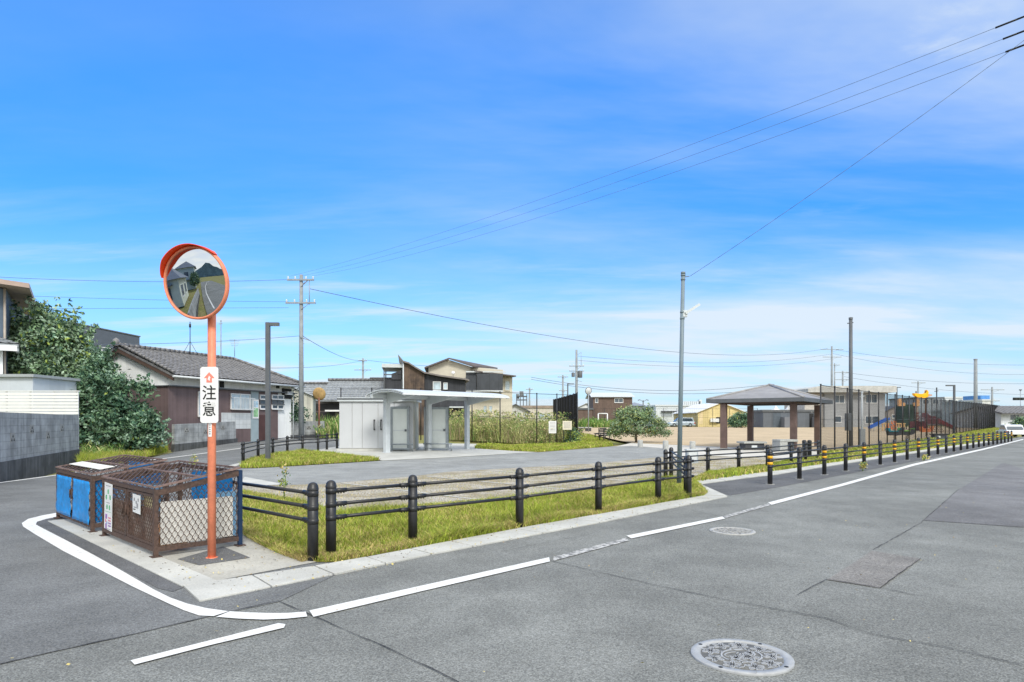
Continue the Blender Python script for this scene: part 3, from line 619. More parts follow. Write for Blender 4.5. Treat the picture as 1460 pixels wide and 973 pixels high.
def utility(label,xy,hh,r=.17,arms=((.35,1.7),(1.8,1.9)),mat=POLE,rz=.0,extra=True,trafo=False):
    t=thing('utility_pole',label,'utility pole',at(xy),rz,'utility poles carrying the overhead wires')
    b=MB(); b.tube((0,0,-.1),(0,0,hh),r,r*.62,n=14); b.build('pole',mat,t)
    for d,wd in arms:
        b=MB(); b.b(-wd/2,wd/2,-.18,-.08,hh-d-.05,hh-d+.05); b.tube((wd*.3,-.12,hh-d),(0,-.1,hh-d-.45),.02)
        for k in(-.46,-.2,.2,.46): b.lathe([(.001,.17),(.035,.16),(.05,.12),(.03,.10),(.055,.06),(.02,0)],(wd*k,-.13,hh-d+.05),8,m=1)
        b.build('crossarm',[GALV,WHITE],t)
    if extra:
        b=MB(); b.tube((.15,-.1,hh-.6),(.55,-.1,hh-.3),.02); b.tube((0,-r,hh*.62),(.6,-.3,hh*.60),.025); b.tube((.55,-.12,hh-1.9),(.55,-.12,hh-.3),.025)
        for k in range(7): b.tube((-.2 if k%2 else .2,0,1.9+k*.7),(0,0,1.9+k*.7),.012)
        b.build('pole_fittings',GALV,t)
    if trafo:
        b=MB(); b.lathe([(.26,0),(.28,.05),(.28,.75),(.22,.82),(.001,.84)],(.42,-.1,hh-3.4),14); b.lathe([(.2,0),(.2,.5),(.001,.55)],(-.42,-.1,hh-3.3),14); b.build('transformer',DGREY,t)
    return t
U1=G(428,637); U1=XY(429.5,40.5); hU1=ZP(392,U1[1])-zt(*U1)
utility('tall concrete utility pole with two crossarms rising beside the block wall across the street',U1,hU1)
def upole(px_,ptop,Y,label,**k):
    xy=XY(px_,Y); return utility(label,xy,ZP(ptop,Y)-zt(*xy),**k)
upole(517.5,511,92,'thin distant utility pole behind the silver tiled roof',r=.2,arms=((1.7,2.4),(.4,1.2)),extra=False)
upole(822,499,78,'utility pole with transformers rising behind the dark fence corner',r=.2,arms=((2.0,1.8),(2.6,1.8)),trafo=True)
upole(755,553,105,'distant utility pole above the low beige building',r=.18,arms=((.3,1.2),),extra=False)
upole(802.5,535,98,'distant utility pole left of the one with transformers',r=.2,arms=((.3,1.6),(2.4,1.2)),extra=False)
upole(1186,494,118,'distant utility pole with two bracket arms behind the grey house',r=.24,arms=((.6,4.2),(2.0,3.4)),extra=False)
upole(1190,518,125,'thin distant pole with a single arm behind the grey house',r=.16,arms=((.4,1.8),),extra=False)
upole(1201.5,529,115,'short distant pole with two long arms behind the grey house roof',r=.2,arms=((.3,3.2),(1.6,3.0)),extra=False)
upole(1309,544,120,'distant utility pole right of the grey house',r=.2,arms=((.3,2.6),),extra=False)
upole(1414.5,552,110,'distant utility pole in front of the blue topped building',r=.22,arms=((.5,4.0),(2.4,2.4)),extra=False)
def plain_pole(px_,ptop,pbase,label,r=.1,mat=POLE,Y=None,name='steel_pole'):
    xy=G(px_,pbase) if Y is None else XY(px_,Y); hh=ZP(ptop,xy[1])-zt(*xy)
    t=thing(name,label,'pole',at(xy)); b=MB(); b.tube((0,0,-.1),(0,0,hh),r,r*.8,n=14); b.lathe([(r*.95,hh-.12),(r*.95,hh),(.001,hh+.03)],n=14); b.tube((-.2,0,hh-.35),(.15,0,hh-.3),.03); b.build('pole',mat,t)
    return t,hh
t,hh=plain_pole(1213,453,637,'tall dark steel pole standing behind the high mesh fence, carrying a control box',r=.12,mat=DGREY)
b=MB(); b.b(-.38,-.04,-.17,-.03,.95,1.98); b.build('control_box',DGREY,t,bev=.01)
t,hh=plain_pole(1229,558,636,'pale grey slim post with a thick lower cabinet behind the mesh fence',r=.07,mat=LGREY)
b=MB(); b.b(-.15,.15,-.12,.12,0,1.05); b.build('cabinet',M('cabinet_grey',(150,156,160),.5,var=.05),t,bev=.01)
plain_pole(1391,512,612,'tall plain concrete pole near the far end of the mesh fence',r=.26,Y=88)
plain_pole(1335.5,553,625,'thin black post rising above the playground fence',r=.06,mat=BLACK,Y=60)
plain_pole(315,457,600,'slim antenna pole above the long tiled roof',r=.06,Y=62)
xy=XY(1360.5,64); arm_lamp('dark arm lamp rising behind the far part of the mesh fence',xy,ZP(549,64)-zt(*xy),.75,.16,dirx=-1)
xy=XY(809.5,85); arm_lamp('distant arm lamp above the dark fence corner',xy,ZP(547,85)-zt(*xy),.75,.16)
xy=XY(1278.6,110); arm_lamp('distant arm lamp above the playground',xy,ZP(552,110)-zt(*xy),.6,.18)
xy=XY(917,120); t=thing('street_lamp','distant double-armed street lamp above the small round tree','street lamp',at(xy)); hh=ZP(571,120)-zt(*xy)
b=MB(); b.tube((0,0,0),(0,0,hh),.12,.1,n=10); b.build('pole',DGREY,t); b=MB()
for sg_ in(-1,1): b.tube((0,0,hh-.3),(sg_*.6,0,hh+.1),.04); b.tube((sg_*.6,0,hh+.1),(sg_*1.0,0,hh),.07)
b.build('lamp_head',DGREY,t)
def wire(label,p,q,sag,r=.011,closure=None):
    p,q=Vector(p),Vector(q); n=28; pts=[p.lerp(q,i/n)-Vector((0,0,4*sag*(i/n)*(1-i/n))) for i in range(n+1)]
    b=MB(); b.path(pts,r,n=5); o=b.build('overhead_wire',WIRE); tag(o,label,'wire',group='overhead wires')
    if closure:
        for c in closure: 
            i=int(c*n); b=MB(); d=(pts[i+1]-pts[i]).normalized(); b.tube(pts[i]-d*.35,pts[i]+d*.35,.09,n=8); k=b.build('cable_closure',WIRE,o)
    return o
ztop=zt(*U1)+hU1
for k,(ye,dx,sg_,nm) in enumerate(((24,-.7,.55,'highest'),(44.5,.0,.62,'middle'),(64.5,.7,.7,'lowest'))):
    w0=Vector((U1[0]+dx,U1[1]-.13,ztop-.12)); w1=w0+(P3(1460,ye,13)-w0)*1.098+Vector((0,0,.357*sg_))
    o=wire('%s of the three wires sloping from the street-side pole up to the right edge'%nm,w0,w1,sg_,r=.0045)
    cv=lambda f:w0.lerp(w1,f)-Vector((0,0,4*sg_*f*(1-f)))
    b=MB(); b.path([cv(f) for f in((.899,.902,.903)[k],.908,.915,.925,.94)],.019,n=8); b.build('wire_sleeve',LETTER,o)
utility('roadside utility pole standing just beyond the right edge, where the three sloping wires end',(12.75,10.25),10.1,arms=((.75,2.2),(1.6,1.9)),rz=R(-40))
wire('steep single wire from the grey lighting pole up to the right edge',(lp[0]+.27,lp[1],4.98),P3(1460,50,13)+(P3(1460,50,13)-Vector((lp[0]+.27,lp[1],4.98)))*.33,.15,r=.005)
wire('long wire falling from the street-side pole to the far pole on the right',(U1[0]+.55,U1[1],ZP(412,U1[1])),P3(1180,497,117),2.5,r=.02)
wire('upper left wire leaving the street-side pole behind the mirror',(U1[0]-.7,U1[1],ztop-.3),P3(-60,392,36),.25,r=.012)
wire('second left wire leaving the lower crossarm of the street-side pole',(U1[0]-.8,U1[1],ZP(430.5,U1[1])),P3(-60,418,36),.1,r=.010)
wire('third left wire, just under the lower crossarm',(U1[0]-.8,U1[1],ZP(439,U1[1])),P3(-60,441,37),.0,r=.010)
wire('low left wire crossing above the long tiled roof',(U1[0],U1[1],ZP(479,U1[1])),P3(140,492,30),.1,r=.012)
wire('wire from the street-side pole down to the thin distant pole',(U1[0],U1[1],ZP(478,U1[1])),P3(517,514,92),.5,r=.018)
wire('nearly level wire from the long roof to the thin distant pole',P3(380,525,44),P3(517,514,92),.3,r=.016)
wire('wire running right from the thin distant pole over the dark wooden house',P3(517,513,92),P3(700,523,95),.4,r=.022)
wire('upper wire crossing behind the small round tree toward the pavilion',P3(757,538,100),P3(1100,548,100),1.5,r=.03)
wire('lower wire crossing behind the small round tree toward the pavilion',P3(757,541,100),P3(1100,555,100),1.4,r=.03)
wire('faint wire above the pavilion roof with two small joints',P3(824,508,79),P3(1186,505,117),1.2,r=.018)
wire('faint lower wire above the pavilion roof',P3(824,514,79),P3(1186,512,117),1.1,r=.018)
wire('upper wire running right from the pole behind the grey house',P3(1186,498,118),P3(1530,519,118),1.2,r=.022)
wire('second wire running right from the pole behind the grey house',P3(1186,504,118),P3(1530,532,118),1.6,r=.02)
wire('third wire right of the grey house, above the playground',P3(1202,531,115),P3(1530,545,118),1.0,r=.025)
wire('lowest wire right of the grey house, above the playground',P3(1202,537,115),P3(1530,563,112),1.0,r=.022)
# ---------------------------------------------------------------- frames for facades
class Fr:
    def __init__(s,O,ang): s.O=O; s.a=ang; s.d=(math.cos(ang),math.sin(ang)); s.z=zt(*O)
    def t(s,p):
        k=(p-CX)/F; return (k*s.O[1]-s.O[0])/(s.d[0]-k*s.d[1])
    def h(s,py,t): return ZP(py,s.O[1]+s.d[1]*t)-s.z
    def box(s,x0,y0,x1,y1):
        a,b=s.t(x0),s.t(x1); m=(a+b)/2; return a,b,s.h(y1,m),s.h(y0,m)
def window(root,a,b,z0,z1,y=0,fmat=WHITE,gmat=GLASSD,bars=0,sash=1,fw=.05,name='window'):
    f=MB()
    for q in((a-fw,a,z0-fw,z1+fw),(b,b+fw,z0-fw,z1+fw)): f.b(q[0],q[1],y-.06,y+.02,q[2],q[3])
    f.b(a,b,y-.06,y+.02,z0-fw,z0); f.b(a,b,y-.06,y+.02,z1,z1+fw); f.b(a-fw-.02,b+fw+.02,y-.10,y-.061,z0-fw-.03,z0-fw+.005)
    for k in range(sash): x=a+(b-a)*(k+1)/(sash+1); f.b(x-.025,x+.025,y-.05,y+.01,z0,z1)
    o=f.build(name,fmat,root)
    g=MB(); g.b(a,b,y-.012,y+.004,z0,z1); g.build('pane',gmat,o)
    if bars:
        g=MB(); n=int((b-a)/bars)
        for k in range(n+1): x=a+(b-a)*k/n; g.b(x-.012,x+.012,y-.17,y-.15,z0-.05,z1+.05)
        for z in(z0,z1): g.b(a-.03,b+.03,y-.18,y-.155,z-.015,z+.015); 
        for x in(a,b): g.b(x-.012,x+.012,y-.155,y-.06,z0-.01,z0+.02); g.b(x-.012,x+.012,y-.155,y-.06,z1-.02,z1+.01)
        g.build('window_bars',fmat,o)
    return o
def tiles(b,p0,p1,q0,q1,pitch=.3,row=.3,amp=.034,th=.12,m=0):
    """pantile slope; p0->p1 along the eave, q0->q1 along the ridge"""
    p0,p1,q0,q1=map(Vector,(p0,p1,q0,q1)); L_=max((p1-p0).length,(q1-q0).length); W=((q0-p0).length+(q1-p1).length)/2
    nx=max(2,int(L_/pitch)*4); nr=max(1,int(W/row)); nn=(p1-p0).cross(q0-p0).normalized()
    if nn.z<0: nn=-nn
    vs=[];rows=[]
    for j in range(nr):
        for e in(0,1):
            v=(j+e)/nr; lift=.035*(1-e)
            rows.append(len(vs))
            for i in range(nx+1):
                u=i/nx; ph=2*math.pi*u*nx/4
                vs.append((p0.lerp(p1,u)).lerp(q0.lerp(q1,u),v)+nn*(lift+amp*(.5+.5*math.cos(ph))**1.5))
    fs=[]
    for r in range(len(rows)-1):
        for i in range(nx): fs.append((rows[r]+i,rows[r]+i+1,rows[r+1]+i+1,rows[r+1]+i))
    b.add(vs,fs,m,False)
    d=Vector((0,0,-th)); b.add([p0+d,p1+d,q1+d,q0+d],[(0,1,2,3)],m); b.add([p0,p1,p1+d,p0+d],[(0,1,2,3)],m); b.add([p0,q0,q0+d,p0+d],[(0,1,2,3)],m); b.add([p1,q1,q1+d,p1+d],[(0,1,2,3)],m)
def slab(b,pts,th,m=0): b.ext(pts,(0,0,-th),m)
def gable(b,W,D,h,rise,m=0,ax='x'):
    """plain body with gable ends; ridge along x or y"""
    if ax=='x': 
        b.ext([(0,0,0),(0,D,0),(0,D,h),(0,D/2,h+rise),(0,0,h)],(W,0,0),m)
    else: b.ext([(0,0,0),(W,0,0),(W,0,h),(W/2,0,h+rise),(0,0,h)],(0,D,0),m)
def gable_roof(b,W,D,h,rise,ov,th=.12,m=0,ax='x'):
    sl=rise/((D if ax=='x' else W)/2)
    for s_ in(0,1):
        if ax=='x':
            y=-ov if s_==0 else D+ov; slab(b,[(-ov,y,h-sl*ov+th),(W+ov,y,h-sl*ov+th),(W+ov,D/2,h+rise+th),(-ov,D/2,h+rise+th)],th,m)
        else:
            x=-ov if s_==0 else W+ov; slab(b,[(x,-ov,h-sl*ov+th),(x,D+ov,h-sl*ov+th),(W/2,D+ov,h+rise+th),(W/2,-ov,h+rise+th)],th,m)
BROWNP=M('brown_metal_siding',(108,92,92),.6,var=.1,scale=1.5,stripe=('h',.09,.2,.12))
PLAST=M('white_plaster',(236,238,238),.85,var=.05,scale=.9,streak=.05)
# ---- long white house across the street
K0=XY(240,33.5); K1=XY(415,42.5); ANG=math.atan2(K1[1]-K0[1],K1[0]-K0[0]); fw_=Fr(K0,ANG); LL=math.dist(K0,K1)
h1=thing('house','long single-storey white house with brown lower walls and a dark tiled roof','house',(K0[0],K0[1],fw_.z),ANG)
D1=6.6; EA=4.18-fw_.z; RI=1.28
b=MB(); b.ext([(0,0,-.4),(0,D1,-.4),(0,D1,EA),(0,D1/2,EA+RI),(0,0,EA)],(LL,0,0)); b.build('wall',PLAST,h1)
ZB=3.37-fw_.z
b=MB(); b.b(-.07,LL*.86,-.07,D1+.07,-.4,ZB); b.build('brown_siding',BROWNP,h1)
b=MB(); b.b(-.12,LL+.3,-.3,-.005,ZB+.002,ZB+.06); b.b(-.16,-.005,-.2,D1,ZB+.001,ZB+.05); b.build('ledge',DGREY,h1)
b=MB(); tiles(b,(-.3,-.7,EA-.25),(LL+.5,-.7,EA-.25),(-.3,D1/2,EA+RI+.12),(LL-1.6,D1/2,EA+RI+.12)); tiles(b,(LL+.5,D1+.7,EA-.25),(-.3,D1+.7,EA-.25),(LL-1.6,D1/2,EA+RI+.12),(-.3,D1/2,EA+RI+.12)); tiles(b,(LL+.5,-.7,EA-.25),(LL+.5,D1+.7,EA-.25),(LL-1.6,D1/2-.01,EA+RI+.12),(LL-1.6,D1/2+.01,EA+RI+.12))
ro=b.build('roof',TILE,h1)
b=MB(); 
for i in range(26): x=-.6+i*(LL-1.0)/26; b.tube((x,D1/2,EA+RI+.2),(x+.30,D1/2,EA+RI+.2),.12,.10,n=10)
for i in range(12): k=i/12; p=Vector((LL-1.6,D1/2,EA+RI+.2)).lerp(Vector((LL+.5,-.7,EA-.15)),k); p2=Vector((LL-1.6,D1/2,EA+RI+.2)).lerp(Vector((LL+.5,-.7,EA-.15)),k+.08); b.tube(p,p2,.11,.09,n=8)
for i in range(16): k=i/16; f_=lambda k:Vector((-.26,-.7+k*(D1/2+.7),EA-.12+k*(RI+.4))); b.tube(f_(k),f_(k+.06),.09,.075,n=8)
b.lathe([(.001,.3),(.16,.2),(.2,0),(.15,-.15)],(-.36,D1/2,EA+RI+.25),10); b.build('ridge_tiles',TILE,ro)
b=MB(); b.tube((-.4,-.78,EA-.33),(LL+.45,-.78,EA-.36),.055,n=10); b.tube((LL+.1,-.74,EA-.36),(LL+.1,-.1,EA-.6),.035); b.tube((LL+.1,-.1,EA-.6),(LL+.1,-.1,0),.035); b.build('gutter',LGREY,h1)
for x in(-.28,): 
    b=MB(); b.ext([(x,-.66,EA-.36),(x,D1/2,EA+RI-.02),(x,D1/2,EA+RI-.22),(x,-.66,EA-.55)],(.05,0,0)); b.ext([(x,D1+.66,EA-.36),(x,D1/2,EA+RI-.02),(x,D1/2,EA+RI-.22),(x,D1+.66,EA-.55)],(.05,0,0)); b.build('barge_board',RUST,h1)
    b=MB()
    for k in(.12,.42,.75): y=D1/2*k; b.b(-.24,0,y-.07,y+.07,EA+RI*k*.98-.22,EA+RI*k*.98-.08)
    b.build('purlin_end',RUST,h1)
def hw(px0,py0,px1,py1,**k):
    a,c,z0,z1=fw_.box(px0,py0,px1,py1); return window(h1,a,c,z0,z1,y=-.075,**k)
hw(281.5,560,295,593,bars=.12,gmat=GLASSL)
w2=hw(328,563,354,583,gmat=GLASSL); a,c,z0,z1=fw_.box(326.5,568,356,584)
b=MB(); n=14
for k in range(n+1): x=a+(c-a)*k/n; b.b(x-.012,x+.012,-.42,-.40,z0,z1)
b.b(a,c,-.43,-.39,z1-.02,z1+.02); b.b(a,c,-.43,-.39,z0-.02,z0+.02)
for x in(a,c): b.b(x-.012,x+.012,-.4,-.14,z1-.01,z1+.02); b.b(x-.012,x+.012,-.4,-.14,z0-.01,z0+.02)
b.build('window_rail',LGREY,w2)
a,c,z0,z1=fw_.box(356,557,366.5,600)
b=MB(); b.b(a,c,-.12,-.072,-.2,z1); b.build('entrance_panel',M('pale_teal_panel',(150,166,172),.6,var=.06),h1)
a,c,z0,z1=fw_.box(357.5,570,366,597); b=MB(); b.b(a,c,-.16,-.125,z0,z1); so_=b.build('poster',WHITE,h1)
b=MB(); b.b(a+.06,c-.06,-.166,-.162,z0+.1,z0+(z1-z0)*.55); b.b(a+.06,c-.06,-.167,-.163,z0+(z1-z0)*.6,z1-.1,m=1); b.build('printing',[M('poster_green',(150,196,150),.6,var=.2,scale=6),M('poster_blue',(170,200,220),.6,var=.2,scale=6)],so_)
for i in range(3):
    for (x0,x1) in((369.5,380),(386.5,402)):
        y0=564.5+i*7; hw(x0,y0,x1,y0+4.2,gmat=GLASSD,sash=1 if x1-x0>12 else 0,fw=.05,fmat=WHITE if i!=1 else DGREY)
a,c,z0,z1=fw_.box(368,587,381,602); b=MB(); b.b(a,c,-.09,-.071,-.2,z0+.05+(z1-z0)*.6); b.build('door',M('brown_door',(82,58,56),.5),h1)
a,c,z0,z1=fw_.box(314,589,356,602); b=MB(); b.b(a,c,-.086,-.071,z0-.4,z1); b.build('white_tiles',M('white_wall_tiles',(206,210,212),.4,var=.05,brick=(.3,.3,.012,0),mortar=.7),h1)
for q in((313,543.5,319,553),(393.5,549,398,554)): 
    a,c,z0,z1=fw_.box(*q); b=MB(); b.b(a,c,-.03,-.002,z0,z1); b.build('vent',DARKIN,h1)
b=MB(); b.b(LL-.9,LL+.0,-.06,-.004,EA-1.15,EA-.5); b.b(LL-.7,LL-.2,-.3,-.065,EA-.9,EA-.7,m=1); b.build('vent_hood',[DARKIN,WHITE],h1)
# television aerials on the roof
def aerial(px_,pt,pb,Y,label,els=3,tri=False):
    xy=XY(px_,Y); z0,z1=ZP(pb,Y),ZP(pt,Y); t=thing('roof_aerial',label,'aerial',(xy[0],xy[1],z0))
    b=MB(); b.tube((0,0,-.1),(0,0,z1-z0),.025,n=6)
    if tri:
        for a in(0,2.1,4.2): b.tube((.4*math.cos(a),.4*math.sin(a),0),(0,0,.7),.012,n=5)
        b.tube((0,0,1.5),(0,0,1.7),.06,n=8)
    for k in range(els): zz=(z1-z0)*(1-.12*k)-.05; b.tube((-.4+.05*k,0,zz),(.4-.05*k,0,zz),.012,n=5)
    b.build('mast',GALV if not tri else BLACK,t)
aerial(271,459,504,37.2,'thin aerial mast on a three-legged foot on the tiled roof, below the mirror',els=0,tri=True)
aerial(334.5,484,507,50,'small television aerial behind the long tiled roof',els=4)
# block garden wall along the street in two lengths, with an open gap at the door
def blockwall(label,pa,pb,h,cut=True,th=.14,base=.25,dots=True,group=None):
    ang=math.atan2(pb[1]-pa[1],pb[0]-pa[0]); L_=math.dist(pa,pb); z=min(zt(*pa),zt(*pb)); dz=zt(*pb)-zt(*pa)
    t=thing('block_wall',label,'wall',(pa[0],pa[1],zt(*pa)),ang,group)
    b=MB(); b.ext([(0,0,base),(L_,0,dz+base),(L_,0,dz+h),(0,0,h)],(0,th,0)); b.build('blocks',BLOCK,t)
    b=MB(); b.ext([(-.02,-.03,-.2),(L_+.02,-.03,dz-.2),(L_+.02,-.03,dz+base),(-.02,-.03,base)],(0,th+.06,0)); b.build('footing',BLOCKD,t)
    if dots:
        x=1.0; k=0
        while x<L_-.8:
            b=MB(); zz=h*.62+dz*x/L_ if k%2 else h*.74+dz*x/L_; b.b(x-.19,x+.19,-.006,.0,zz-.13,zz+.13); o=b.build('vent_block',CONCD,t); b=MB()
            for q,r_ in((-.09,0),(.09,0),(0,.0)): b.ext([(x+q-.06,-.008,zz-.09+(.1 if q==0 else 0)),(x+q+.06,-.008,zz-.09+(.1 if q==0 else 0)),(x+q,-.008,zz+(.1 if q==0 else .0))],(0,.004,0))
            b.build('opening',DARKIN,o); x+=1.65; k+=1
    return t
Wa,Wb=XY(248.7,32.2),XY(366,40.2); Wc,Wd=XY(389,41.5),XY(463,44.5)
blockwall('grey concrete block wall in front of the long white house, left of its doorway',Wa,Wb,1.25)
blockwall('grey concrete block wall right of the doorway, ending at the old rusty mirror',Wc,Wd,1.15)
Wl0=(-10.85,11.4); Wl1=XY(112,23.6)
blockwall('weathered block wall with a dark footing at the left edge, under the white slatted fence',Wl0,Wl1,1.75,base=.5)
ang=math.atan2(Wl1[1]-Wl0[1],Wl1[0]-Wl0[0]); LW=math.dist(Wl0,Wl1)
# white slatted fence facing the street behind the wall, with a flat-roofed store behind it
fo=XY(112,23.75); t=thing('slatted_fence','white horizontal slatted fence above the weathered block wall at left','fence',(fo[0],fo[1],0))
zs0,zs1=ZP(591,23.75),ZP(559,23.75)
for k in range(1):
    b=MB()
    for q in range(7): b.b(-4.6,0,-.015,.015,zs0+q*(zs1-zs0)/7,zs0+(q+.80)*(zs1-zs0)/7)
    b.build('slats',WHITE,t)
for k in range(6):
    b=MB(); x=-.05-k*.88; b.b(x-.025,x+.025,.016,.06,0,zs1+.01); b.build('post',LGREY,t)
b=MB(); b.b(-4.62,.02,-.03,.07,zs1+.012,zs1+.045); b.build('cap_rail',WHITE,t)
go=XY(47,25); fg=Fr(go,0); t=thing('garden_shed','white flat-roofed storage shed behind the slatted fence','shed',(go[0],go[1],0)); zg=ZP(538,25); WPN=M('white_panel_siding',(196,204,212),.5,var=.03,stripe=('h',.9,.10,.02))
b=MB(); b.b(-4,0,0,2.5,0,zg); b.build('wall',WPN,t)
b=MB(); b.b(-4.1,.12,-.14,2.6,zg+.002,zg+.11); b.build('roof',M('grey_roof_edge',(158,164,168),.6,var=.04),t)
# ---- other houses at left
xy=XY(9,28); t=thing('house','tall blue-grey house at the far left with a wide tan eave','house',at(xy),R(34))
z1=ZP(412,28)-zt(*xy); b=MB(); b.b(-6,0,0,7,0,z1); b.build('wall',M('bluegrey_siding',(92,108,128),.7,var=.06,stripe=('h',.3,.12,.04)),t)
b=MB(); b.ext([(-7,-.9,z1+.5),(.85,-.9,z1-.02),(.85,8,z1-.02),(-7,8,z1+.5)],(0,0,.2)); b.build('roof',M('tan_eave',(176,156,146),.6,var=.05),t)
b=MB(); b.tube((-.05,-.06,0),(-.05,-.06,z1),.05,n=10); b.build('downpipe',M('tan_pipe',(170,160,150),.5),t)
window(t,-1.5,-.3,z1-4.5,z1-3.2,gmat=GLASSD)
xy=XY(12,27.6); t=thing('house','white-eaved cottage just showing its tiled roof edge at the left border','house',at(xy),R(36))
z1=ZP(492,27.6); b=MB(); b.b(-5,-.2,.3,5,0,z1-.1); b.build('wall',PLAST,t); b=MB(); tiles(b,(-5,-.2,z1),(.35,-.2,z1),(-5,3.,z1+1.25),(-2.5,3.,z1+1.25)); tiles(b,(.35,-.2,z1),(.35,6,z1),(-2.5,2.9,z1+1.25),(-2.5,3.1,z1+1.25)); b.build('roof',TILE2,t); b=MB(); b.b(-5,.30,-.22,-.12,z1-.3,z1-.06); b.b(.24,.34,-.11,5,z1-.3,z1-.06); b.build('fascia',WHITE,t)
xy=XY(60,50); xe=XY(199,56); ang=math.atan2(xe[1]-xy[1],xe[0]-xy[0]); t=thing('house','dark slate-grey flat-sided house rising behind the big leafy tree','house',at(xy),ang)
LD=math.dist(xy,xe); za,zb=ZP(452,50)-zt(*xy),ZP(481,56)-zt(*xy)
b=MB(); b.ext([(-4,0,-.3),(LD,0,-.3),(LD,0,zb),(-4,0,za+.4)],(0,7,0)); b.build('wall',M('slate_siding',(86,94,106),.7,var=.05,stripe=('z',.35,.1,.05)),t); b=MB(); b.ext([(-4.1,-.06,za+.41),(LD+.06,-.06,zb+.01),(LD+.06,7.1,zb+.01),(-4.1,7.1,za+.41)],(0,0,.09)); b.build('roof',DGREY,t); window(t,LD-3,LD-1.8,zb-2.2,zb-1.2)
xy=XY(410,46); t=thing('shed','beige corrugated lean-to shed beside the white house','shed',at(xy),.25); z1=ZP(550,46)-zt(*xy)
b=MB(); b.ext([(0,0,0),(1.75,0,0),(1.75,0,z1-.75),(0,0,z1)],(0,4,0)); b.build('wall',M('beige_corrugated',(206,204,190),.6,var=.08,scale=1.2,stripe=('h',.12,.12,.3),streak=.1),t); b=MB(); b.ext([(-.1,-.2,z1+.06),(2.0,-.2,z1-.84),(2.0,4.2,z1-.84),(-.1,4.2,z1+.06)],(0,0,.06)); b.build('roof',LGREY,t)
# tiled long house
H2=XY(424,60); f2=Fr(H2,.06); t=thing('house','long low house with a silver-grey tiled roof behind the storage shed','house',at(H2),.06)
W2=11.6; ze=ZP(571,60)-f2.z; zr_=ZP(543,63)-f2.z
b=MB(); b.b(.2,W2,.3,6.3,0,ze); b.build('wall',M('old_grey_boards',(96,92,90),.8,var=.15,stripe=('h',.35,.3,.08)),t)
b=MB(); tiles(b,(2.2,-.5,ze),(W2,-.5,ze),(2.2,3.3,zr_),(W2,3.3,zr_),pitch=.36,row=.36); tiles(b,(-.3,.3,ze-.1),(2.19,.3,ze-.1),(-.3,3.2,zr_-.35),(2.19,3.2,zr_-.35),pitch=.36,row=.36); tiles(b,(W2,7,ze),(2.2,7,ze),(W2,3.3,zr_),(2.2,3.3,zr_),pitch=.36,row=.36); r2=b.build('roof',TILE2,t)
b=MB()
for i in range(24): x=2.1+i*(W2-2)/24; b.tube((x,3.3,zr_+.13),(x+.4,3.3,zr_+.13),.15,.13,n=8)
for i in range(7): x=-.35+i*.36; b.tube((x,3.2,zr_-.22),(x+.35,3.2,zr_-.22),.13,.11,n=8)
b.b(6.2,W2,3.1,3.5,zr_+.24,zr_+.36); b.build('ridge_tiles',TILE,r2)
b=MB(); b.b(.9,W2-.2,.24,.29,ze-.95,ze-.3,m=0); b.b(2.6,4.2,-.3,.2,ze-1.05,ze-.9,m=1); b.b(1.4,3.4,.22,.238,.3,ze-1.1,m=0); b.build('shutters',[DARKIN,WHITE],t)
# rusty mirror seen from behind
xy=XY(455,44); t=thing('traffic_mirror','old rust-brown traffic mirror seen from behind, at the end of the block wall','traffic mirror',at(xy)); zc_=ZP(562,44)-zt(*xy)
b=MB(); b.tube((0,0,0),(0,0,zc_+.2),.06,n=10); b.build('pole',M('rusty_pole',(140,96,80),.7,var=.25,scale=5),t)
b=MB(); b.lathe([(.001,-.09),(.3,-.07),(.43,-.0),(.45,.03),(.43,.05),(.001,.10)],(0,-.02,zc_),24,M=Matrix.Rotation(R(-80),3,'X')); b.build('mirror_back',M('rusty_ochre',(176,146,96),.7,var=.2,scale=3,streak=.1),t)
# ---- storage shed
so0=G(483.6,643); fs_=Fr(so0,0); t=thing('storage_shed','grey steel panelled storage shed with black door handles on the concrete apron','shed',at(so0))
WS=fs_.t(590); hs=fs_.h(571,WS/2)
PANEL=M('shed_panel_grey',(192,195,199),.5,var=.03,scale=.8); PANELB=M('shed_panel_beige',(186,184,172),.55,var=.04,stripe=('h',.6,.1,.03))
b=MB(); b.b(0.04,WS-.02,.04,1.75,.10,hs-.04); b.build('wall',PANELB,t)
b=MB(); b.b(-.08,WS+.06,-.12,1.85,0,.10); b.build('plinth',CONC,t)
xs=[0,fs_.t(502),fs_.t(516.5),fs_.t(539),fs_.t(562),WS-.02]
for i in range(5):
    b=MB(); b.b(xs[i]+.008,xs[i+1]-.008,0,.039,.12,hs-.1); o=b.build('door' if 1<i<4 else 'panel',PANEL,t,bev=.004)
    if i in(2,3):
        hx=fs_.t(533.8) if i==2 else fs_.t(543.5); a,z0=fs_.h(613.5,hx),fs_.h(598.5,hx)
        q=MB(); q.b(hx-.02,hx+.02,-.09,-.06,a,z0); q.b(hx-.03,hx+.03,-.061,-.001,a,a+.06); q.b(hx-.03,hx+.03,-.061,-.001,z0-.06,z0); q.build('handle',BLACK,o)
        if i==3: q=MB(); q.b(hx-.13,hx-.06,-.03,-.001,(a+z0)/2-.06,(a+z0)/2+.1); q.build('lock',LGREY,o)
b=MB(); b.b(-.06,WS+.10,-.1,1.95,hs-.06,hs+.03,m=0); b.b(-.08,WS+.12,-.12,1.97,hs+.031,hs+.10,m=1); b.b(-.06,WS+.1,-.1,1.95,hs+.101,hs+.13); b.build('roof',[LGREY,DGREY],t)
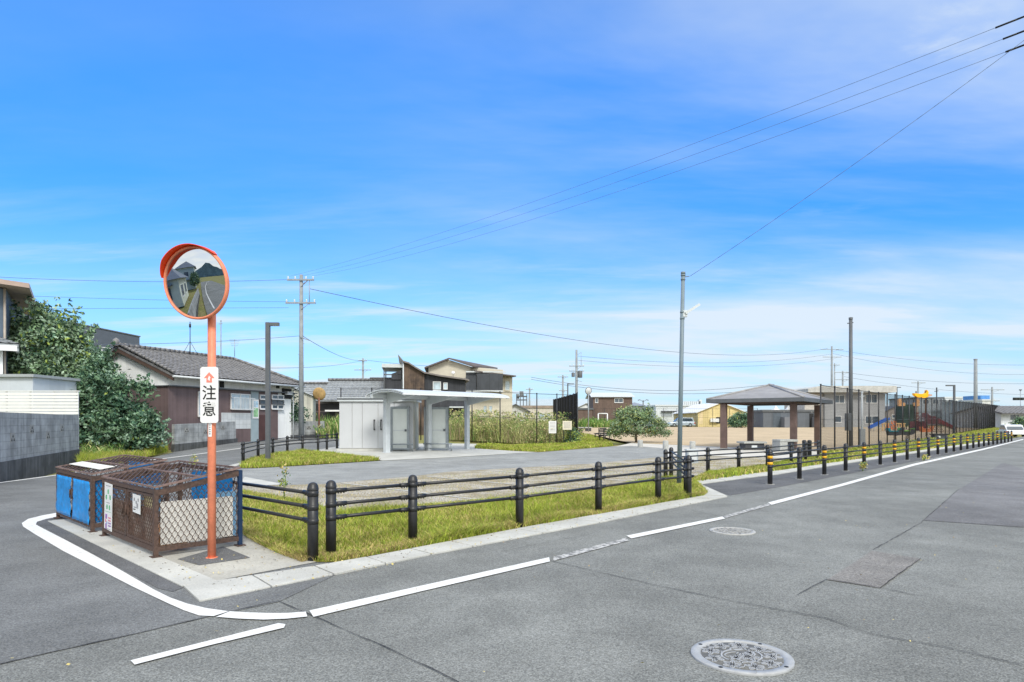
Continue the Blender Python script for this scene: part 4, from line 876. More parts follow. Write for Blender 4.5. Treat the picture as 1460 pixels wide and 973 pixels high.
# ---- arched canopy
P1=G(551.4,646); P2=G(666,641); ANG=math.atan2(P2[1]-P1[1],P2[0]-P1[0]); LC=math.dist(P1,P2)
t=thing('canopy_shelter','white arched-roof canopy on square posts in front of the storage shed','shelter',(P1[0],P1[1],zt(*P1)),ANG)
hc=ZP(566.5,P1[1])-zt(*P1)
for k,(x,y,sz) in enumerate(((0,0,.24),(LC,0,.2),(LC*.5,0,.2))):
    b=MB(); b.b(x-sz/2,x+sz/2,y-sz/2,y+sz/2,0,hc-.06); b.b(x-sz*.8,x+sz*.8,y-sz*.8,y+sz*.8,0,.02); b.build('post',LGREY,t,bev=.01)
X0,X1=-.85,LC+.5; Y0,Y1=-2.6,.4; ar=.20
def arc(y): u=(y-Y0)/(Y1-Y0)*2-1; return hc+.06+ar*(1-u*u)
n=16; yy=[Y0+(Y1-Y0)*i/n for i in range(n+1)]
b=MB(); vs=[]; 
for x in(X0,X1):
    for y in yy: vs.append((x,y,arc(y)+.05)); vs.append((x,y,arc(y)))
m_=2*(n+1); fs=[]
for i in range(n): fs+=[(2*i,2*i+2,m_+2*i+2,m_+2*i),(2*i+1,m_+2*i+1,m_+2*i+3,2*i+3),(2*i,2*i+1,2*i+3,2*i+2),(m_+2*i,m_+2*i+2,m_+2*i+3,m_+2*i+1)]
fs+=[(0,m_,m_+1,1),(2*n,2*n+1,m_+2*n+1,m_+2*n)]
b.add(vs,fs); b.build('roof',LGREY,t)
b=MB()
for y in(Y0,Y1): b.b(X0-.02,X1+.02,y-.05,y+.05,arc(y)-.045,arc(y)-.003)
b.build('gutter',WHITE,t)
for x in(X0+.06,0,LC*.33,LC*.66,LC,X1-.06):
    b=MB(); b.path([(x,y,arc(y)-.05) for y in yy],.04,n=6); b.build('roof_rib',LGREY,t)
b=MB(); b.b(X0,X1,-.07,.07,hc-.06,hc+.10); b.build('beam',LGREY,t)
for x in(0,LC*.5,LC):
    b=MB(); b.ext([(x-.05,-.08,hc-.3),(x-.05,-.08,hc+.2),(x-.05,-2.3,hc+.12),(x-.05,-2.3,hc+.04)],(.1,0,0)); b.build('arm',LGREY,t)
def booth(label,px0,px1,ptop,pbase,side):
    o=G(px0,pbase); f=Fr(o,0); W=f.t(px1); hh=f.h(ptop,W/2); t=thing('panel_booth',label,'booth',at(o),group='white panel booths under the canopy')
    b=MB()
    for x in(0,W): b.b(x-.05,x+.05,-.05,.05,0,hh)
    b.b(.05,W-.05,-.04,.04,hh-.10,hh); b.b(.05,W-.05,-.04,.04,.06,.14); b.b(-.05,W+.05,.051,.5,hh-.04,hh+.02)
    for x in(0,W): b.b(x-.05,x+.05,.42,.5,0,hh-.041); b.b(x-.02,x+.02,.051,.419,.2,hh-.1)
    b.build('frame',GALV,t)
    b=MB(); b.b(.05,W-.05,-.02,.02,.14,hh-.10); po=b.build('panel',M('booth_panel',(216,222,220),.45,var=.03),t)
    b=MB(); zz=hh*.47; b.b(.05,W-.05,-.045,-.021,zz-.02,zz+.02); b.b(W-.16,W-.07,-.09,-.022,zz-.05,zz+.05,m=1); b.build('mid_rail',[LGREY,DGREY],po)
    b=MB(); b.tube((-.05,-.30,.34),(W+.28,-.30,.34),.035,n=10); b.tube((W+.25,-.30,.34),(W+.25,-.30,0),.035,n=10); b.tube((.02,-.30,.34),(.02,-.30,0),.035,n=10); b.tube((.02,-.3,.12),(W+.25,-.3,.12),.025,n=8); b.build('guard_bar',GALV,t)
booth('narrow white panel booth under the canopy, left of the wide one',558.5,582,580.5,643.5,1)
booth('wide white panel booth under the canopy, right of the narrow one',606,637,581,642.5,1)
# ---- dark wooden house with a swooping roof
DW=M('charred_boards',(72,62,58),.85,scale=1.2,rgb2=(104,88,76),var=.2,stripe=('h',.22,.35,.06),streak=.25); DW2=M('dark_boards',(62,64,70),.8,var=.15,scale=1,stripe=('h',.18,.25,.08),streak=.15)
O3=XY(575,58); f3=Fr(O3,.16); t=thing('house','old dark timber house with a roof swooping up to a sharp peak','house',at(O3),.16)
xa,xb,xc=0,f3.t(605),f3.t(664); zp=f3.h(512,0)
prof=[(xa,zp-.2),(f3.t(583),f3.h(517.5,.6)),(f3.t(592),f3.h(523.5,1.2)),(xb,f3.h(531,2)),(f3.t(625),f3.h(535,3)),(f3.t(645),f3.h(538,4.5)),(xc,f3.h(540.5,5.4))]
b=MB(); b.ext([(xa,0,-.3),(xb,0,-.3)]+[(p[0],0,p[1]-.12) for p in prof[:4]][::-1],(0,6,0)); b.ext([(xb+.02,.15,-.3),(xc,.15,-.3)]+[(p[0],.15,p[1]-.14) for p in prof[4:]][::-1]+[(xb+.02,.15,prof[3][1]-.14)],(0,5.7,0),m=1); b.build('wall',[DW,DW2],t)
pr2=[(xa-.45,f3.h(506.5,-.4))]+prof+[(xc+.3,prof[-1][1]-.1)]
b=MB(); b.ext([(p[0],-.35,p[1]+.02) for p in pr2]+[(p[0],-.35,p[1]-.12) for p in pr2][::-1],(0,6.8,0)); b.build('roof',M('aged_metal_roof',(128,122,120),.5,var=.12,stripe=('y',.3,.25,.1)),t)
b=MB(); b.tube((xa+.0,-.12,0),(xa+.0,-.12,zp-.3),.06,n=8); b.build('downpipe',LGREY,t)
for q in((618,545,628,556),(633,546.5,637.5,555)): a,c,z0,z1=f3.box(*q); window(t,a,c,z0,z1,y=.15,gmat=GLASSL,sash=0)
a,c,z0,z1=f3.box(640,577,660,582); b=MB(); b.b(a,c,-.9,.14,z0,z0+.12); b.build('porch_roof',LGREY,t)
b=MB(); a,c=f3.t(546.6),f3.t(574.5); z0,z1=f3.h(552,-1),f3.h(519,-1); b.b(a,c-.05,.4,5,-.3,f3.h(541,-1)); b.ext([(f3.t(558),.3,f3.h(541,-1)),(c-.05,.3,f3.h(541,-1)),(c-.05,.3,f3.h(527,-.3)),(f3.t(558),.3,f3.h(533,-.8))],(0,4,0)); b.build('annex_wall',DW2,t)
b=MB(); 
for x in(a,c-.15): b.b(x,x+.1,.3,.4,0,z1-.3)
for y in(4.9,): b.b(a,a+.1,y,y+.1,0,z1-.3)
b.b(a,c-.05,.3,.4,z1-1.0,z1-.9); b.build('drying_frame',DGREY,t)
b=MB(); b.b(a-.15,c-.02,.1,5.2,z1-.32,z1); b.build('annex_roof',LGREY,t)
# ---- cream two-storey house
CREAM=M('cream_siding',(206,200,184),.75,var=.05,scale=.7,stripe=('z',.28,.1,.05))
O4=XY(611,66); f4=Fr(O4,.10); t=thing('house','cream two-storey house with a low gable and a dark netted balcony','house',at(O4),.10)
xa,xm,xb=f4.t(611),f4.t(640),f4.t(674.7); xe=f4.t(731); zl,za,zr2=f4.h(525,0),f4.h(514.5,2),f4.h(526,5)
b=MB(); b.ext([(xa,0,-.3),(xb-.3,0,-.3),(xb-.3,0,zr2+.22),(xm,0,za+.09),(xa,0,zl+.05)],(0,9,0)); b.ext([(xb-.3,.4,-.3),(xe,.4,-.3),(xe,.4,f4.h(537,8)),(xb-.3,.4,zr2-.1)],(0,8,0)); b.ext([(xb-.31,.6,zr2-.5),(f4.t(718),.6,zr2-.8),(f4.t(718),.6,f4.h(528.6,8)+.12),(xb-.31,.6,zr2+.25)],(0,7.6,0)); b.build('wall',CREAM,t)
b=MB(); b.ext([(xa-.4,-.6,zl-.1),(xm,-.6,za+.1),(xm,10,za+.1),(xa-.4,10,zl-.1)],(0,0,.15)); b.ext([(xm,-.6,za+.1),(xb+.2,-.6,zr2+.1),(f4.t(719),9,f4.h(528.6,8)+.9),(xm+3,9,za+.1)],(0,0,.15)); b.ext([(f4.t(676),-.9,f4.h(531,5.2)),(f4.t(735),-.7,f4.h(538,8.6)),(f4.t(735),5,f4.h(538,8.6)+.3),(f4.t(676),5,f4.h(531,5.2)+.3)],(0,0,.12)); b.build('roof',M('brown_grey_roof',(104,98,98),.85,var=.08,spec=.1),t)
a,c,z0,z1=f4.box(664,532,679,557); b=MB(); b.b(a,c,-.55,-.5,z0,z1); a2,c2,z2,z3=f4.box(679.5,533,716,557); b.b(a2,c2,-.82,-.77,z2,z3-.05); b.b(c2-.05,c2,-.77,.39,z2,z3-.2); b.build('balcony_net',M('dark_net',(70,74,80),.8,var=.1,scale=2,stripe=('h',.9,.3,.04)),t)
b=MB(); b.b(a,c2+.3,-.86,-.76,z1-.0,z1+.12); b.b(a,c2,-.85,.39,z2-.2,z2-.02); b.build('balcony',LGREY,t)
for q in((690,579,694,588),(698,579,702,588),(721,543.5,727,556)): a,c,z0,z1=f4.box(*q); window(t,a,c,z0,z1,y=.4,gmat=GLASSL,sash=0,fmat=M('cream_frame',(214,208,190),.5))
b=MB(); b.lathe([(.001,.06),(.15,.02),(.2,-.04),(.19,-.05),(.001,.02)],(f4.t(646),-.7,f4.h(532,3)),14,M=Matrix.Rotation(R(60),3,'X')); b.tube((f4.t(646),-.65,f4.h(532,3)),(f4.t(646),-.3,f4.h(538,3)),.03); b.build('satellite_dish',WHITE,t)
# ---- simple far buildings, each with its own outline
def far_box(label,px0,px1,ptop,Y,D,mat,roofmat=None,wins=(),roof=None,name='building',cat='building',rz=0,gm=GLASSD,fm=WHITE):
    O=XY(px0,Y); f=Fr(O,rz); t=thing(name,label,cat,at(O),rz); W=f.t(px1); hh=f.h(ptop,W/2)
    b=MB()
    if roof and roof[0]=='gable_y':
        e=f.h(roof[1],W/2); gable(b,W,D,e,hh-e,ax='y'); b.build('wall',mat,t); b=MB(); gable_roof(b,W,D,e,hh-e,.35,ax='y')
    elif roof and roof[0]=='gable_x':
        e=f.h(roof[1],W/2); gable(b,W,D,e,hh-e,ax='x'); b.build('wall',mat,t); b=MB(); gable_roof(b,W,D,e,hh-e,.4,ax='x')
    elif roof and roof[0]=='hip':
        e=f.h(roof[1],W/2); b.b(0,W,0,D,0,e); b.build('wall',mat,t); b=MB(); o=.5; m=min(W,D)/2; q=[(-o,-o,e),(W+o,-o,e),(W+o,D+o,e),(-o,D+o,e)]; r0,r1=((m,D/2,hh),(W-m+.01,D/2,hh)); b.add(q+[r0,r1],[(0,1,5,4),(1,2,5),(2,3,4,5),(3,0,4),(0,3,2,1)])
    else:
        b.b(0,W,0,D,0,hh-.3); b.build('wall',mat,t); b=MB(); b.b(-.15,W+.15,-.15,D+.15,hh-.3,hh)
    b.build('roof',roofmat or LGREY,t)
    for q in wins: a,c,z0,z1=f.box(*q[:4]); window(t,a,c,z0,z1,gmat=gm,sash=1 if c-a>1.2 else 0,fw=.07,fmat=fm)
    return t,f,W,hh
BRB=M('brown_boards',(102,86,79),.75,var=.08,stripe=('h',.4,.2,.08))
far_box('brown boarded house with a pale metal roof beyond the park',845.5,901.5,559.5,112,8,BRB,LGREY,wins=((849,568.5,852.3,574),(876.5,568.5,888,574)),roof=('gable_x',566))
far_box('long brown fence-like shed left of the brown boarded house',818,845,582,111,3,BRB,DGREY)
far_box('small grey house with a hipped roof right of the brown one',902,917,573,120,7,M('grey_render',(176,180,182),.8),TILE2,roof=('hip',579),wins=((906,582,908.5,588),))
t,f,W,hh=far_box('long white factory with dark shutter openings behind the park',935,1003,577.5,130,14,M('white_factory',(206,212,216),.7,var=.04,stripe=('h',1.2,.06,.03)),LGREY)
for q in((943,584,958,594),(960,584,983,594)):
    a,c,z0,z1=f.box(*q); b=MB(); b.b(a,c,-.06,-.004,z0,z1-.5); b.b(a-.1,c+.1,-.5,-.003,z1-.45,z1-.3,m=1); b.build('shutter',[M('shutter_grey',(160,168,174),.5,stripe=('z',.4,.15,.1)),DGREY],t)
b=MB(); 
for k in range(9): x=f.t(976)+k*.4; b.b(x,x+.3,1,2.2,hh,hh+.75)
b.b(f.t(999),f.t(1003),1,2.2,hh,hh+1.1); b.build('roof_units',LGREY,t)
YB=M('yellow_siding',(212,194,142),.75,var=.05,stripe=('h',.9,.06,.03))
t,f,W,hh=far_box('yellow gabled hall with a white roof edge behind the pavilion',995,1062,574.5,108,16,YB,WHITE,roof=('gable_y',588))
a,c,z0,z1=f.box(1021,595,1031,604); b=MB(); b.b(a,c,-.08,-.003,z0,z1); b.build('opening',DARKIN,t); a,c,z0,z1=f.box(1012,597,1024,602); b=MB(); b.b(a,c,-.5,-.1,z0,z1); b.build('sign_box',[WHITE],t); a,c,z0,z1=f.box(996,588,1002,605); b=MB(); b.b(a+.1,c,-.02,-.001,z0,z1); b.build('corner_panel',M('cream_corner',(220,200,160),.7),t)
far_box('low beige building behind the tall weeds',725,792,578.5,82,9,M('beige_wall',(204,198,186),.8,var=.05,streak=.08),M('flat_brown_roof',(150,136,124),.7),wins=((770,590,776,599),(779,590,785,599)),gm=GLASSL)
far_box('white gabled shed left of the low beige building',718,752,577.5,76,8,M('pale_shed',(206,208,208),.7),DGREY,roof=('gable_y',586))
far_box('small white gabled house behind the round mirror',824,848,575.5,125,8,WHITE,LGREY,roof=('gable_y',581))
t=thing('water_tank_frame','dark steel tank frame standing above the white gabled shed','frame',at(XY(736,84))); f=Fr(XY(736,84),0); b=MB(); 
for x in(0,.5,.9,1.35): b.b(x,x+.09,0,.09,0,ZP(562,84)-f.z); b.b(x,x+.09,1,1.09,0,ZP(562,84)-f.z)
for zz in(566,571): b.b(0,1.44,-.01,1.1,ZP(zz,84)-f.z,ZP(zz,84)-f.z+.12)
b.build('frame',DGREY,t); b=MB(); b.b(.45,.95,.2,.9,ZP(566,84)-f.z+.13,ZP(558,84)-f.z); b.b(.02,.4,.2,.9,ZP(570,84)-f.z+.13,ZP(562,84)-f.z); b.build('tank',M('tank_grey',(120,126,130),.5),t)
GH=M('grey_render_wall',(160,163,167),.85,var=.05,scale=.5)
t,f,W,hh=far_box('grey two-storey house with a deep flat roof band behind the mesh fence',1176,1262,559,100,9,GH,M('roof_band',(174,175,174),.7),wins=((1189.5,564,1203.5,574.5),(1234.5,563,1250,574.5),(1191,594,1199,602),(1234,594,1252,604)))
b=MB(); b.ext([(f.t(1147),-1.2,f.h(560,0)),(f.t(1272),-1.2,f.h(560,0)),(f.t(1272),-1.2,f.h(551,0)),(f.t(1166),-1.2,f.h(551,0)),(f.t(1147),-1.2,f.h(555,0))],(0,11,0)); b.build('roof_band',M('roof_band2',(176,177,175),.7,stripe=('z',.4,.06,.05)),t)
b=MB(); b.b(f.t(1147.5)+.2,-.01,.5,8,0,f.h(561,0)); b.build('side_wing',M('pale_wing',(186,182,176),.8),t)
far_box('low grey house with a dark gable roof right of the grey house',1263,1288,580,108,9,M('taupe_wall',(150,142,138),.8),DGREY,roof=('gable_y',586),wins=((1272,592,1276,596),))
far_box('grey apartment block behind the climbing frame',1311,1345,566.5,150,12,M('apartment_grey',(168,176,186),.7,stripe=('z',2.8,.25,.25)),DGREY,wins=((1316,570,1324,576),(1330,570,1338,576)))
far_box('white apartment block behind the far mesh fence',1347,1378,566,150,12,M('apartment_white',(206,212,216),.7,stripe=('z',2.8,.12,.3)),LGREY,wins=((1352,570,1358,576),(1366,570,1372,576)))
far_box('pale low roof with railings beyond the far mesh fence',1378,1401,571.5,140,8,M('pale_block',(196,204,212),.7),LGREY)
t,f,W,hh=far_box('pale building topped with a bright blue box behind the far mesh fence',1400.5,1416,569.5,120,6,M('pale_tower',(198,202,204),.7),LGREY)
b=MB(); b.b(-.1,W*.8,.3,5,hh+.01,f.h(564,0)); b.build('blue_rooftop',M('sign_blue',(84,140,206),.5,var=.15,scale=2),t)
t,f,W,hh=far_box('white two-storey house with a grey tiled roof at the far right',1427,1520,581,86,9,M('white_far_wall',(214,218,222),.8),TILE,roof=('gable_x',589),wins=((1440,591.5,1446,599),(1446.6,591.5,1452,599)))
b=MB(); tiles(b,(-.6,-.9,f.h(590,0)),(W+.5,-.9,f.h(590,0)),(-.6,4.5,hh+.25),(W+.5,4.5,hh+.25),pitch=.5,row=.5,amp=.08); b.build('roof_tiles',TILE,t); b=MB(); b.b(f.t(1430),W,-1.2,-.01,f.h(607,0),f.h(605.5,0)); b.b(f.t(1426),f.t(1450),-.05,-.002,0,f.h(608,0),m=1); b.b(f.t(1449),W,-1.,-.011,f.h(601,0),f.h(599.8,0),m=1); b.build('porch_roof',[WHITE,DARKIN],t)
# dark changing block and tents
CB=M('dark_grey_block',(92,98,106),.6,var=.06,stripe=('h',1.2,.15,.04)); CB2=M('mid_grey_block',(112,116,124),.7,var=.05)
t,f,W,hh=far_box('dark grey flat-roofed toilet block left of the rear pavilion pillar',1088,1129,584.5,95,4,CB,DGREY,name='toilet_block')
b=MB(); b.b(f.t(1102),f.t(1113),-.05,-.003,0,f.h(589,0)); b.b(f.t(1113),f.t(1129),-1.4,-.004,0,f.h(595,0),m=1); b.b(f.t(1117),f.t(1119),-.03,-.002,f.h(588,0),f.h(586,0),m=2); b.build('screen_wall',[M('door_bluegrey',(80,90,100),.6),CB2,WHITE],t)
t,f,W,hh=far_box('dark grey flat-roofed block between the two right pavilion pillars',1137,1163,584.5,95,4,CB,DGREY,name='toilet_block')
b=MB(); b.b(f.t(1154),f.t(1160),-.05,-.003,0,f.h(590,0)); b.b(f.t(1157),f.t(1163),-.9,-.06,0,f.h(595,0),m=1); b.b(f.t(1156),f.t(1158),-.09,-.051,f.h(588,0),f.h(586,0),m=2); b.build('screen_wall',[DARKIN,CB2,WHITE],t)
for px_,lb in((1106,'left white pyramid tent top above the dark toilet block'),(1124,'middle white pyramid tent top above the dark toilet block'),(1154,'right white pyramid tent top, beside the grey house')):
    xy=XY(px_,104); t=thing('event_tent',lb,'tent',at(xy),group='white pyramid tents beyond the park'); z=ZP(586,104)-zt(*xy); b=MB()
    for x in(-1,1):
        for y in(-1,1): b.tube((x*.75,y*.75,0),(x*.75,y*.75,z),.03,n=6)
    b.build('tent_leg',LGREY,t); b=MB(); zz=ZP(580,104)-zt(*xy); b.add([(-.85,-.85,z),(.85,-.85,z),(.85,.85,z),(-.85,.85,z),(0,0,zz+.2),(-.3,-.3,z+.3),(.3,-.3,z+.3),(.3,.3,z+.3),(-.3,.3,z+.3)],[(0,1,6,5),(1,2,7,6),(2,3,8,7),(3,0,5,8),(5,6,4),(6,7,4),(7,8,4),(8,5,4),(3,2,1,0)]); b.build('tent_roof',WHITE,t)
# ---------------------------------------------------------------- high mesh fences
def mesh_fence(label,pts,hh,label_cat='fence',cw=.05,wr=.0022,ch=.05,rails=True,post_r=.035,endup=None,topw=True):
    p0=pts[0]; t=thing('mesh_fence',label,label_cat,at(p0),group='tall black mesh fences round the park'); z0=zt(*p0); pm=None
    lo=[Vector((p[0]-p0[0],p[1]-p0[1],zt(*p)-z0)) for p in pts]
    for l in lo:
        if pm is None: b=MB(); b.tube((0,0,-.05),(0,0,hh),post_r,n=8); b.tube((0,0,hh),(0,0,hh+.03),post_r*1.3,n=8); o=b.build('post',BLACK,t); pm=o.data
        else: o=bpy.data.objects.new('post',pm); COL.objects.link(o); o.parent=t
        o.location=l
    up=Vector((0,0,1))
    for zz in (([hh-.03] if topw else [])+[hh*.5]):
        b=MB()
        for a,c in zip(lo,lo[1:]): b.tube(a+up*zz,c+up*zz,.016 if zz>hh*.6 else .012,n=6)
        b.build('rail',BLACK,t)
    b=MB(); vs=[];fs=[]
    for a,c in zip(lo,lo[1:]):
        L_=(c-a).length; n=int(L_/cw); d=(c-a)/L_
        for k in range(n):
            q=a+d*(k+.5)*cw; 
            for e in(d,Vector((-d.y,d.x,0))): o=len(vs); vs+=[q-e*wr,q+e*wr,q+e*wr+up*(hh-.04),q-e*wr+up*(hh-.04)]; fs.append((o,o+1,o+2,o+3))
        m=int((hh-.1)/ch)
        for k in range(m):
            z=.06+k*ch; o=len(vs); vs+=[a+up*(z-wr),c+up*(z-wr),c+up*(z+wr),a+up*(z+wr)]; fs.append((o,o+1,o+2,o+3))
    b.add(vs,fs); b.build('wire_mesh',BLACKM,t)
    return t
A_,B_=Vector((15.3,30.6)),Vector((69.9,92.0)); dd=(B_-A_).normalized(); NP=39
HF=[tuple(A_+dd*(-1.9+k*((B_-A_).length+1.9)/(NP-1))) for k in range(NP)]
mesh_fence('long tall black mesh fence on the grass bank along the road',HF,3.2,cw=.07,ch=.07,wr=.0028)
GF=[XY(486,41.5),XY(530,41.5),XY(600,41.4),XY(673,41.3),XY(713,41.4),XY(765.4,41.8),XY(794,43),XY(823,44.6)]
mesh_fence('black post-and-wire mesh fence in front of the tall weeds',GF,3.3,cw=.10,wr=.0012,ch=.10)
c0=Vector(GF[-1]); c1_=Vector(XY(789,66)); SF=[tuple(c0.lerp(c1_,k/9)) for k in range(10)]
mesh_fence('dark close-meshed fence running back from the corner by the notice boards',SF,3.45,cw=.06,wr=.006,ch=.06,topw=True)
PF=[XY(847,104),XY(862,104),XY(878,104),XY(946,104),XY(965,104),XY(1016,104),XY(1040,104),XY(1080,104)]
mesh_fence('distant thin black mesh fence along the far side of the sand',PF,3.0,cw=.3,wr=.004,ch=.3)
for (q0,q1,y0,y1,lb,cm) in((782.3,793,600.5,618,'white notice board on the mesh fence, left of the cream one',WHITE),(802,815,600.5,613,'cream notice board on the mesh fence, nearer the dark corner',M('cream_board',(222,216,196),.6))):
    Y=42.6 if q0<800 else 43.4; o=XY(q0,Y); f=Fr(o,0); W=f.t(q1); t=thing('notice_board',lb,'notice board',at(o)); z0,z1=f.h(y1,0),f.h(y0,0)
    b=MB(); b.b(0,W,-.12,-.09,z0,z1); b.build('board',cm,t)
    b=MB()
    for x in(.05,W-.09): b.b(x,x+.04,-.089,-.05,0,z1-.05)
    b.build('support',BLACK,t); it=[]
    for k in range(7): it.append((W/2,z1-.09-k*(z1-z0-.15)/7,W*.75,.025,GREYP))
    marks(t,'printing',it,y=-.1225)
# ---------------------------------------------------------------- pavilion
cs=[Vector((11.55,35.0)),Vector((14.7,33.5)),Vector((17.85,37.5)),Vector((14.6,39.3))]
ctr=sum(cs,Vector((0,0)))/4; pa=math.atan2(4,3.1); t=thing('pavilion','open park pavilion with four brown pillars and a grey pyramid roof','pavilion',at(ctr),pa); ca,sa=math.cos(pa),math.sin(pa)
BRP=M('brown_pillar',(104,86,81),.65,var=.12,scale=3,stripe=('z',.6,.12,.02)); hz_=2.52
for c in cs:
    d=c-ctr; x,y=d.x*ca+d.y*sa,-d.x*sa+d.y*ca; b=MB(); b.b(x-.15,x+.15,y-.15,y+.15,-.1,hz_-.06); b.b(x-.19,x+.19,y-.19,y+.19,-.05,.06,m=1); b.build('pillar',[BRP,CONCD],t,bev=.008)
hx_,hy_=3.25,2.5; za=ZP(550,ctr.y)-zt(*ctr); zf_=hz_+.02
RG=M('grey_slate_roof',(142,142,145),.6,var=.08,scale=2,stripe=('z',.10,.16,.15)); rd=.35
q=[(-hx_,-hy_),(hx_,-hy_),(hx_,hy_),(-hx_,hy_)]; b=MB()
b.add([(x,y,zf_+.17) for x,y in q]+[(-rd,0,za),(rd,0,za)],[(0,1,5,4),(1,2,5),(2,3,4,5),(3,0,4),(3,2,1,0)]); b.build('roof',RG,t)
b=MB()
for (x0,y0),(x1,y1),e in((q[0],q[1],0),(q[1],q[2],1),(q[2],q[3],0),(q[3],q[0],1)):
    if e==0: b.b(-hx_-.03,hx_+.03,y0-.03,y0+.03,zf_-.02,zf_+.185)
    else: b.b(x0-.029,x0+.029,-hy_+.031,hy_-.031,zf_-.02,zf_+.183)
b.build('fascia',DGREY,t)
b=MB()
for (x,y) in q: b.tube((x,y,zf_+.19),(rd if x>0 else -rd,0,za+.02),.06,n=6)
b.tube((-rd-.1,0,za+.02),(rd+.1,0,za+.02),.08,n=6); b.build('roof_hip',M('hip_cap',(150,150,152),.5),t)
b=MB(); b.b(-2.6,2.6,-1.9,-1.8,hz_-.055,hz_-.001); b.b(-2.6,2.6,1.8,1.9,hz_-.055,hz_-.001); b.b(-2.6,-2.5,-1.79,1.79,hz_-.054,hz_-.002); b.b(2.5,2.6,-1.79,1.79,hz_-.054,hz_-.002); b.build('beam',BRP,t)
STONE=M('pale_granite',(168,170,168),.75,var=.08,scale=6,fine=.12,fscale=30); DSTONE=M('dark_panel_stone',(66,68,74),.6,var=.1)
def bench_block(label,px0,px1,ptop,pbase,Dp,leg='box'):
    o=G(px0,pbase); f=Fr(o,.1); W=f.t(px1); hh=f.h(ptop,W/2); t=thing('park_table',label,'table',at(o),.1)
    if leg=='box':
        b=MB(); b.b(.12,W-.12,.1,Dp-.1,0,hh-.1); o2=b.build('base',DSTONE,t); b=MB(); b.b(.45,.75,.07,.099,.1,hh-.2); b.build('label_plate',LGREY,o2); b=MB(); b.b(0,W,0,Dp,hh-.1,hh); b.build('top',STONE,t,bev=.015)
    else:
        b=MB(); b.b(0,.42,.0,Dp,0,hh-.12); b.build('pedestal',STONE,t,bev=.02); b=MB(); b.b(0,W,-.02,Dp,hh-.119,hh); b.build('top',STONE,t,bev=.03); b=MB(); b.b(W-.75,W-.15,.1,Dp-.1,0,hh-.12); b.build('base',DSTONE,t)
    return t
bench_block('low dark block table with a pale slab top under the pavilion',1061,1094,630,642.5,.9)
bench_block('pale granite table with a solid grey leg under the pavilion',1112,1138,627,644,.8,leg='l')
for px_,y0,y1,lb in((912.9,627.5,638,'leftmost of the three pale granite bollards at the plaza edge'),(949,628.5,641.5,'middle pale granite bollard, left of the grey lighting pole'),(987.5,629.5,643,'right pale granite bollard behind the small utility box')):
    xy=G(px_,y1); hh=ZP(y0,xy[1])-zt(*xy); t=thing('stone_bollard',lb,'bollard',at(xy),group='granite bollards along the plaza'); b=MB(); b.lathe([(.15,-.05),(.15,hh-.03),(.13,hh),(.001,hh+.005)],n=16); b.build('shaft',STONE,t); b=MB(); b.lathe([(.19,-.02),(.19,.015),(.14,.016)],n=16); b.build('base',CONCD,t)
xy=G(980,661); f=Fr(xy,0); t=thing('utility_box','small pale blue-grey utility box behind the guard fence','utility box',at(xy)); W=f.t(995.5); hh=f.h(641,0); b=MB(); b.b(0,W,0,.3,0,hh-.04); b.build('body',M('box_bluegrey',(166,176,184),.5,var=.05),t,bev=.01); b=MB(); b.b(-.02,W+.02,-.02,.32,hh-.04,hh); b.build('lid',LGREY,t); b=MB(); b.b(.05,W-.05,-.012,-.001,.08,hh-.1); b.build('door',LGREY,t)
def park_bench(label,pxa,pbase,ang):
    o=G(pxa,pbase); t=thing('park_bench',label,'bench',at(o),ang,'dark park benches by the small tree')
    b=MB()
    for k in range(4): b.b(0,1.5,.0+k*.11,.09+k*.11,.40,.44)
    b.build('seat',BLACK,t); b=MB()
    for k in range(3): b.box((.75,-.03-.04*k,.55+k*.13),(1.5,.03,.10))
    b.build('backrest',BLACK,t)
    for x in(.15,1.35):
        b=MB(); b.b(x-.03,x+.03,.0,.06,0,.86); b.b(x-.03,x+.03,.32,.38,0,.40); b.b(x-.029,x+.029,.061,.319,.34,.398); b.build('leg',BLACK,t)
park_bench('dark slatted park bench further from the small tree',853.5,625.8,R(62)); park_bench('dark slatted park bench touching the small tree\'s branches',860.5,629,R(62))
for px0,px1,lb in((824.5,832.5,'left low stone table at the far edge of the sand'),(834,844.5,'right low stone table at the far edge of the sand')):
    o=XY(px0,72); f=Fr(o,0); W=f.t(px1); t=thing('park_table',lb,'table',at(o),group='low stone tables at the far sand edge'); hh=.48; b=MB(); b.b(0,W,0,.8,hh-.12,hh); b.build('top',STONE,t); b=MB(); b.b(.1,W-.1,.1,.7,0,hh-.121); b.build('base',DSTONE,t)
xy=XY(853,103); f=Fr(xy,0); t=thing('football_goal','small white football goal frame against the brown house','goal',at(xy)); b=MB(); hh=f.h(590,0); 
for x in(0,f.t(866)): b.tube((x,0,0),(x,0,hh),.09,n=8); b.tube((x,1,0),(x,0,hh),.04,n=6)
b.tube((0,0,hh),(f.t(866),0,hh),.09,n=8); b.build('frame',WHITE,t)
xy=XY(839,70); t=thing('round_sign','round pole-mounted mirror disc beside the dark fence corner','mirror',at(xy)); zc_=ZP(557.5,70)-zt(*xy); b=MB(); b.tube((0,0,0),(0,0,zc_),.06,n=8); b.build('pole',GALV,t); b=MB(); b.lathe([(.001,-.1),(.3,-.06),(.38,0),(.34,.04),(.001,.07)],(0,0,zc_),20,M=Matrix.Rotation(R(100),3,'X')@Matrix.Rotation(R(25),3,'Y')); b.build('disc',LGREY,t); b=MB(); b.lathe([(.38,-.03),(.42,.0),(.38,.03)],(0,0,zc_),20,M=Matrix.Rotation(R(100),3,'X')@Matrix.Rotation(R(25),3,'Y')); b.build('rim',DGREY,t)
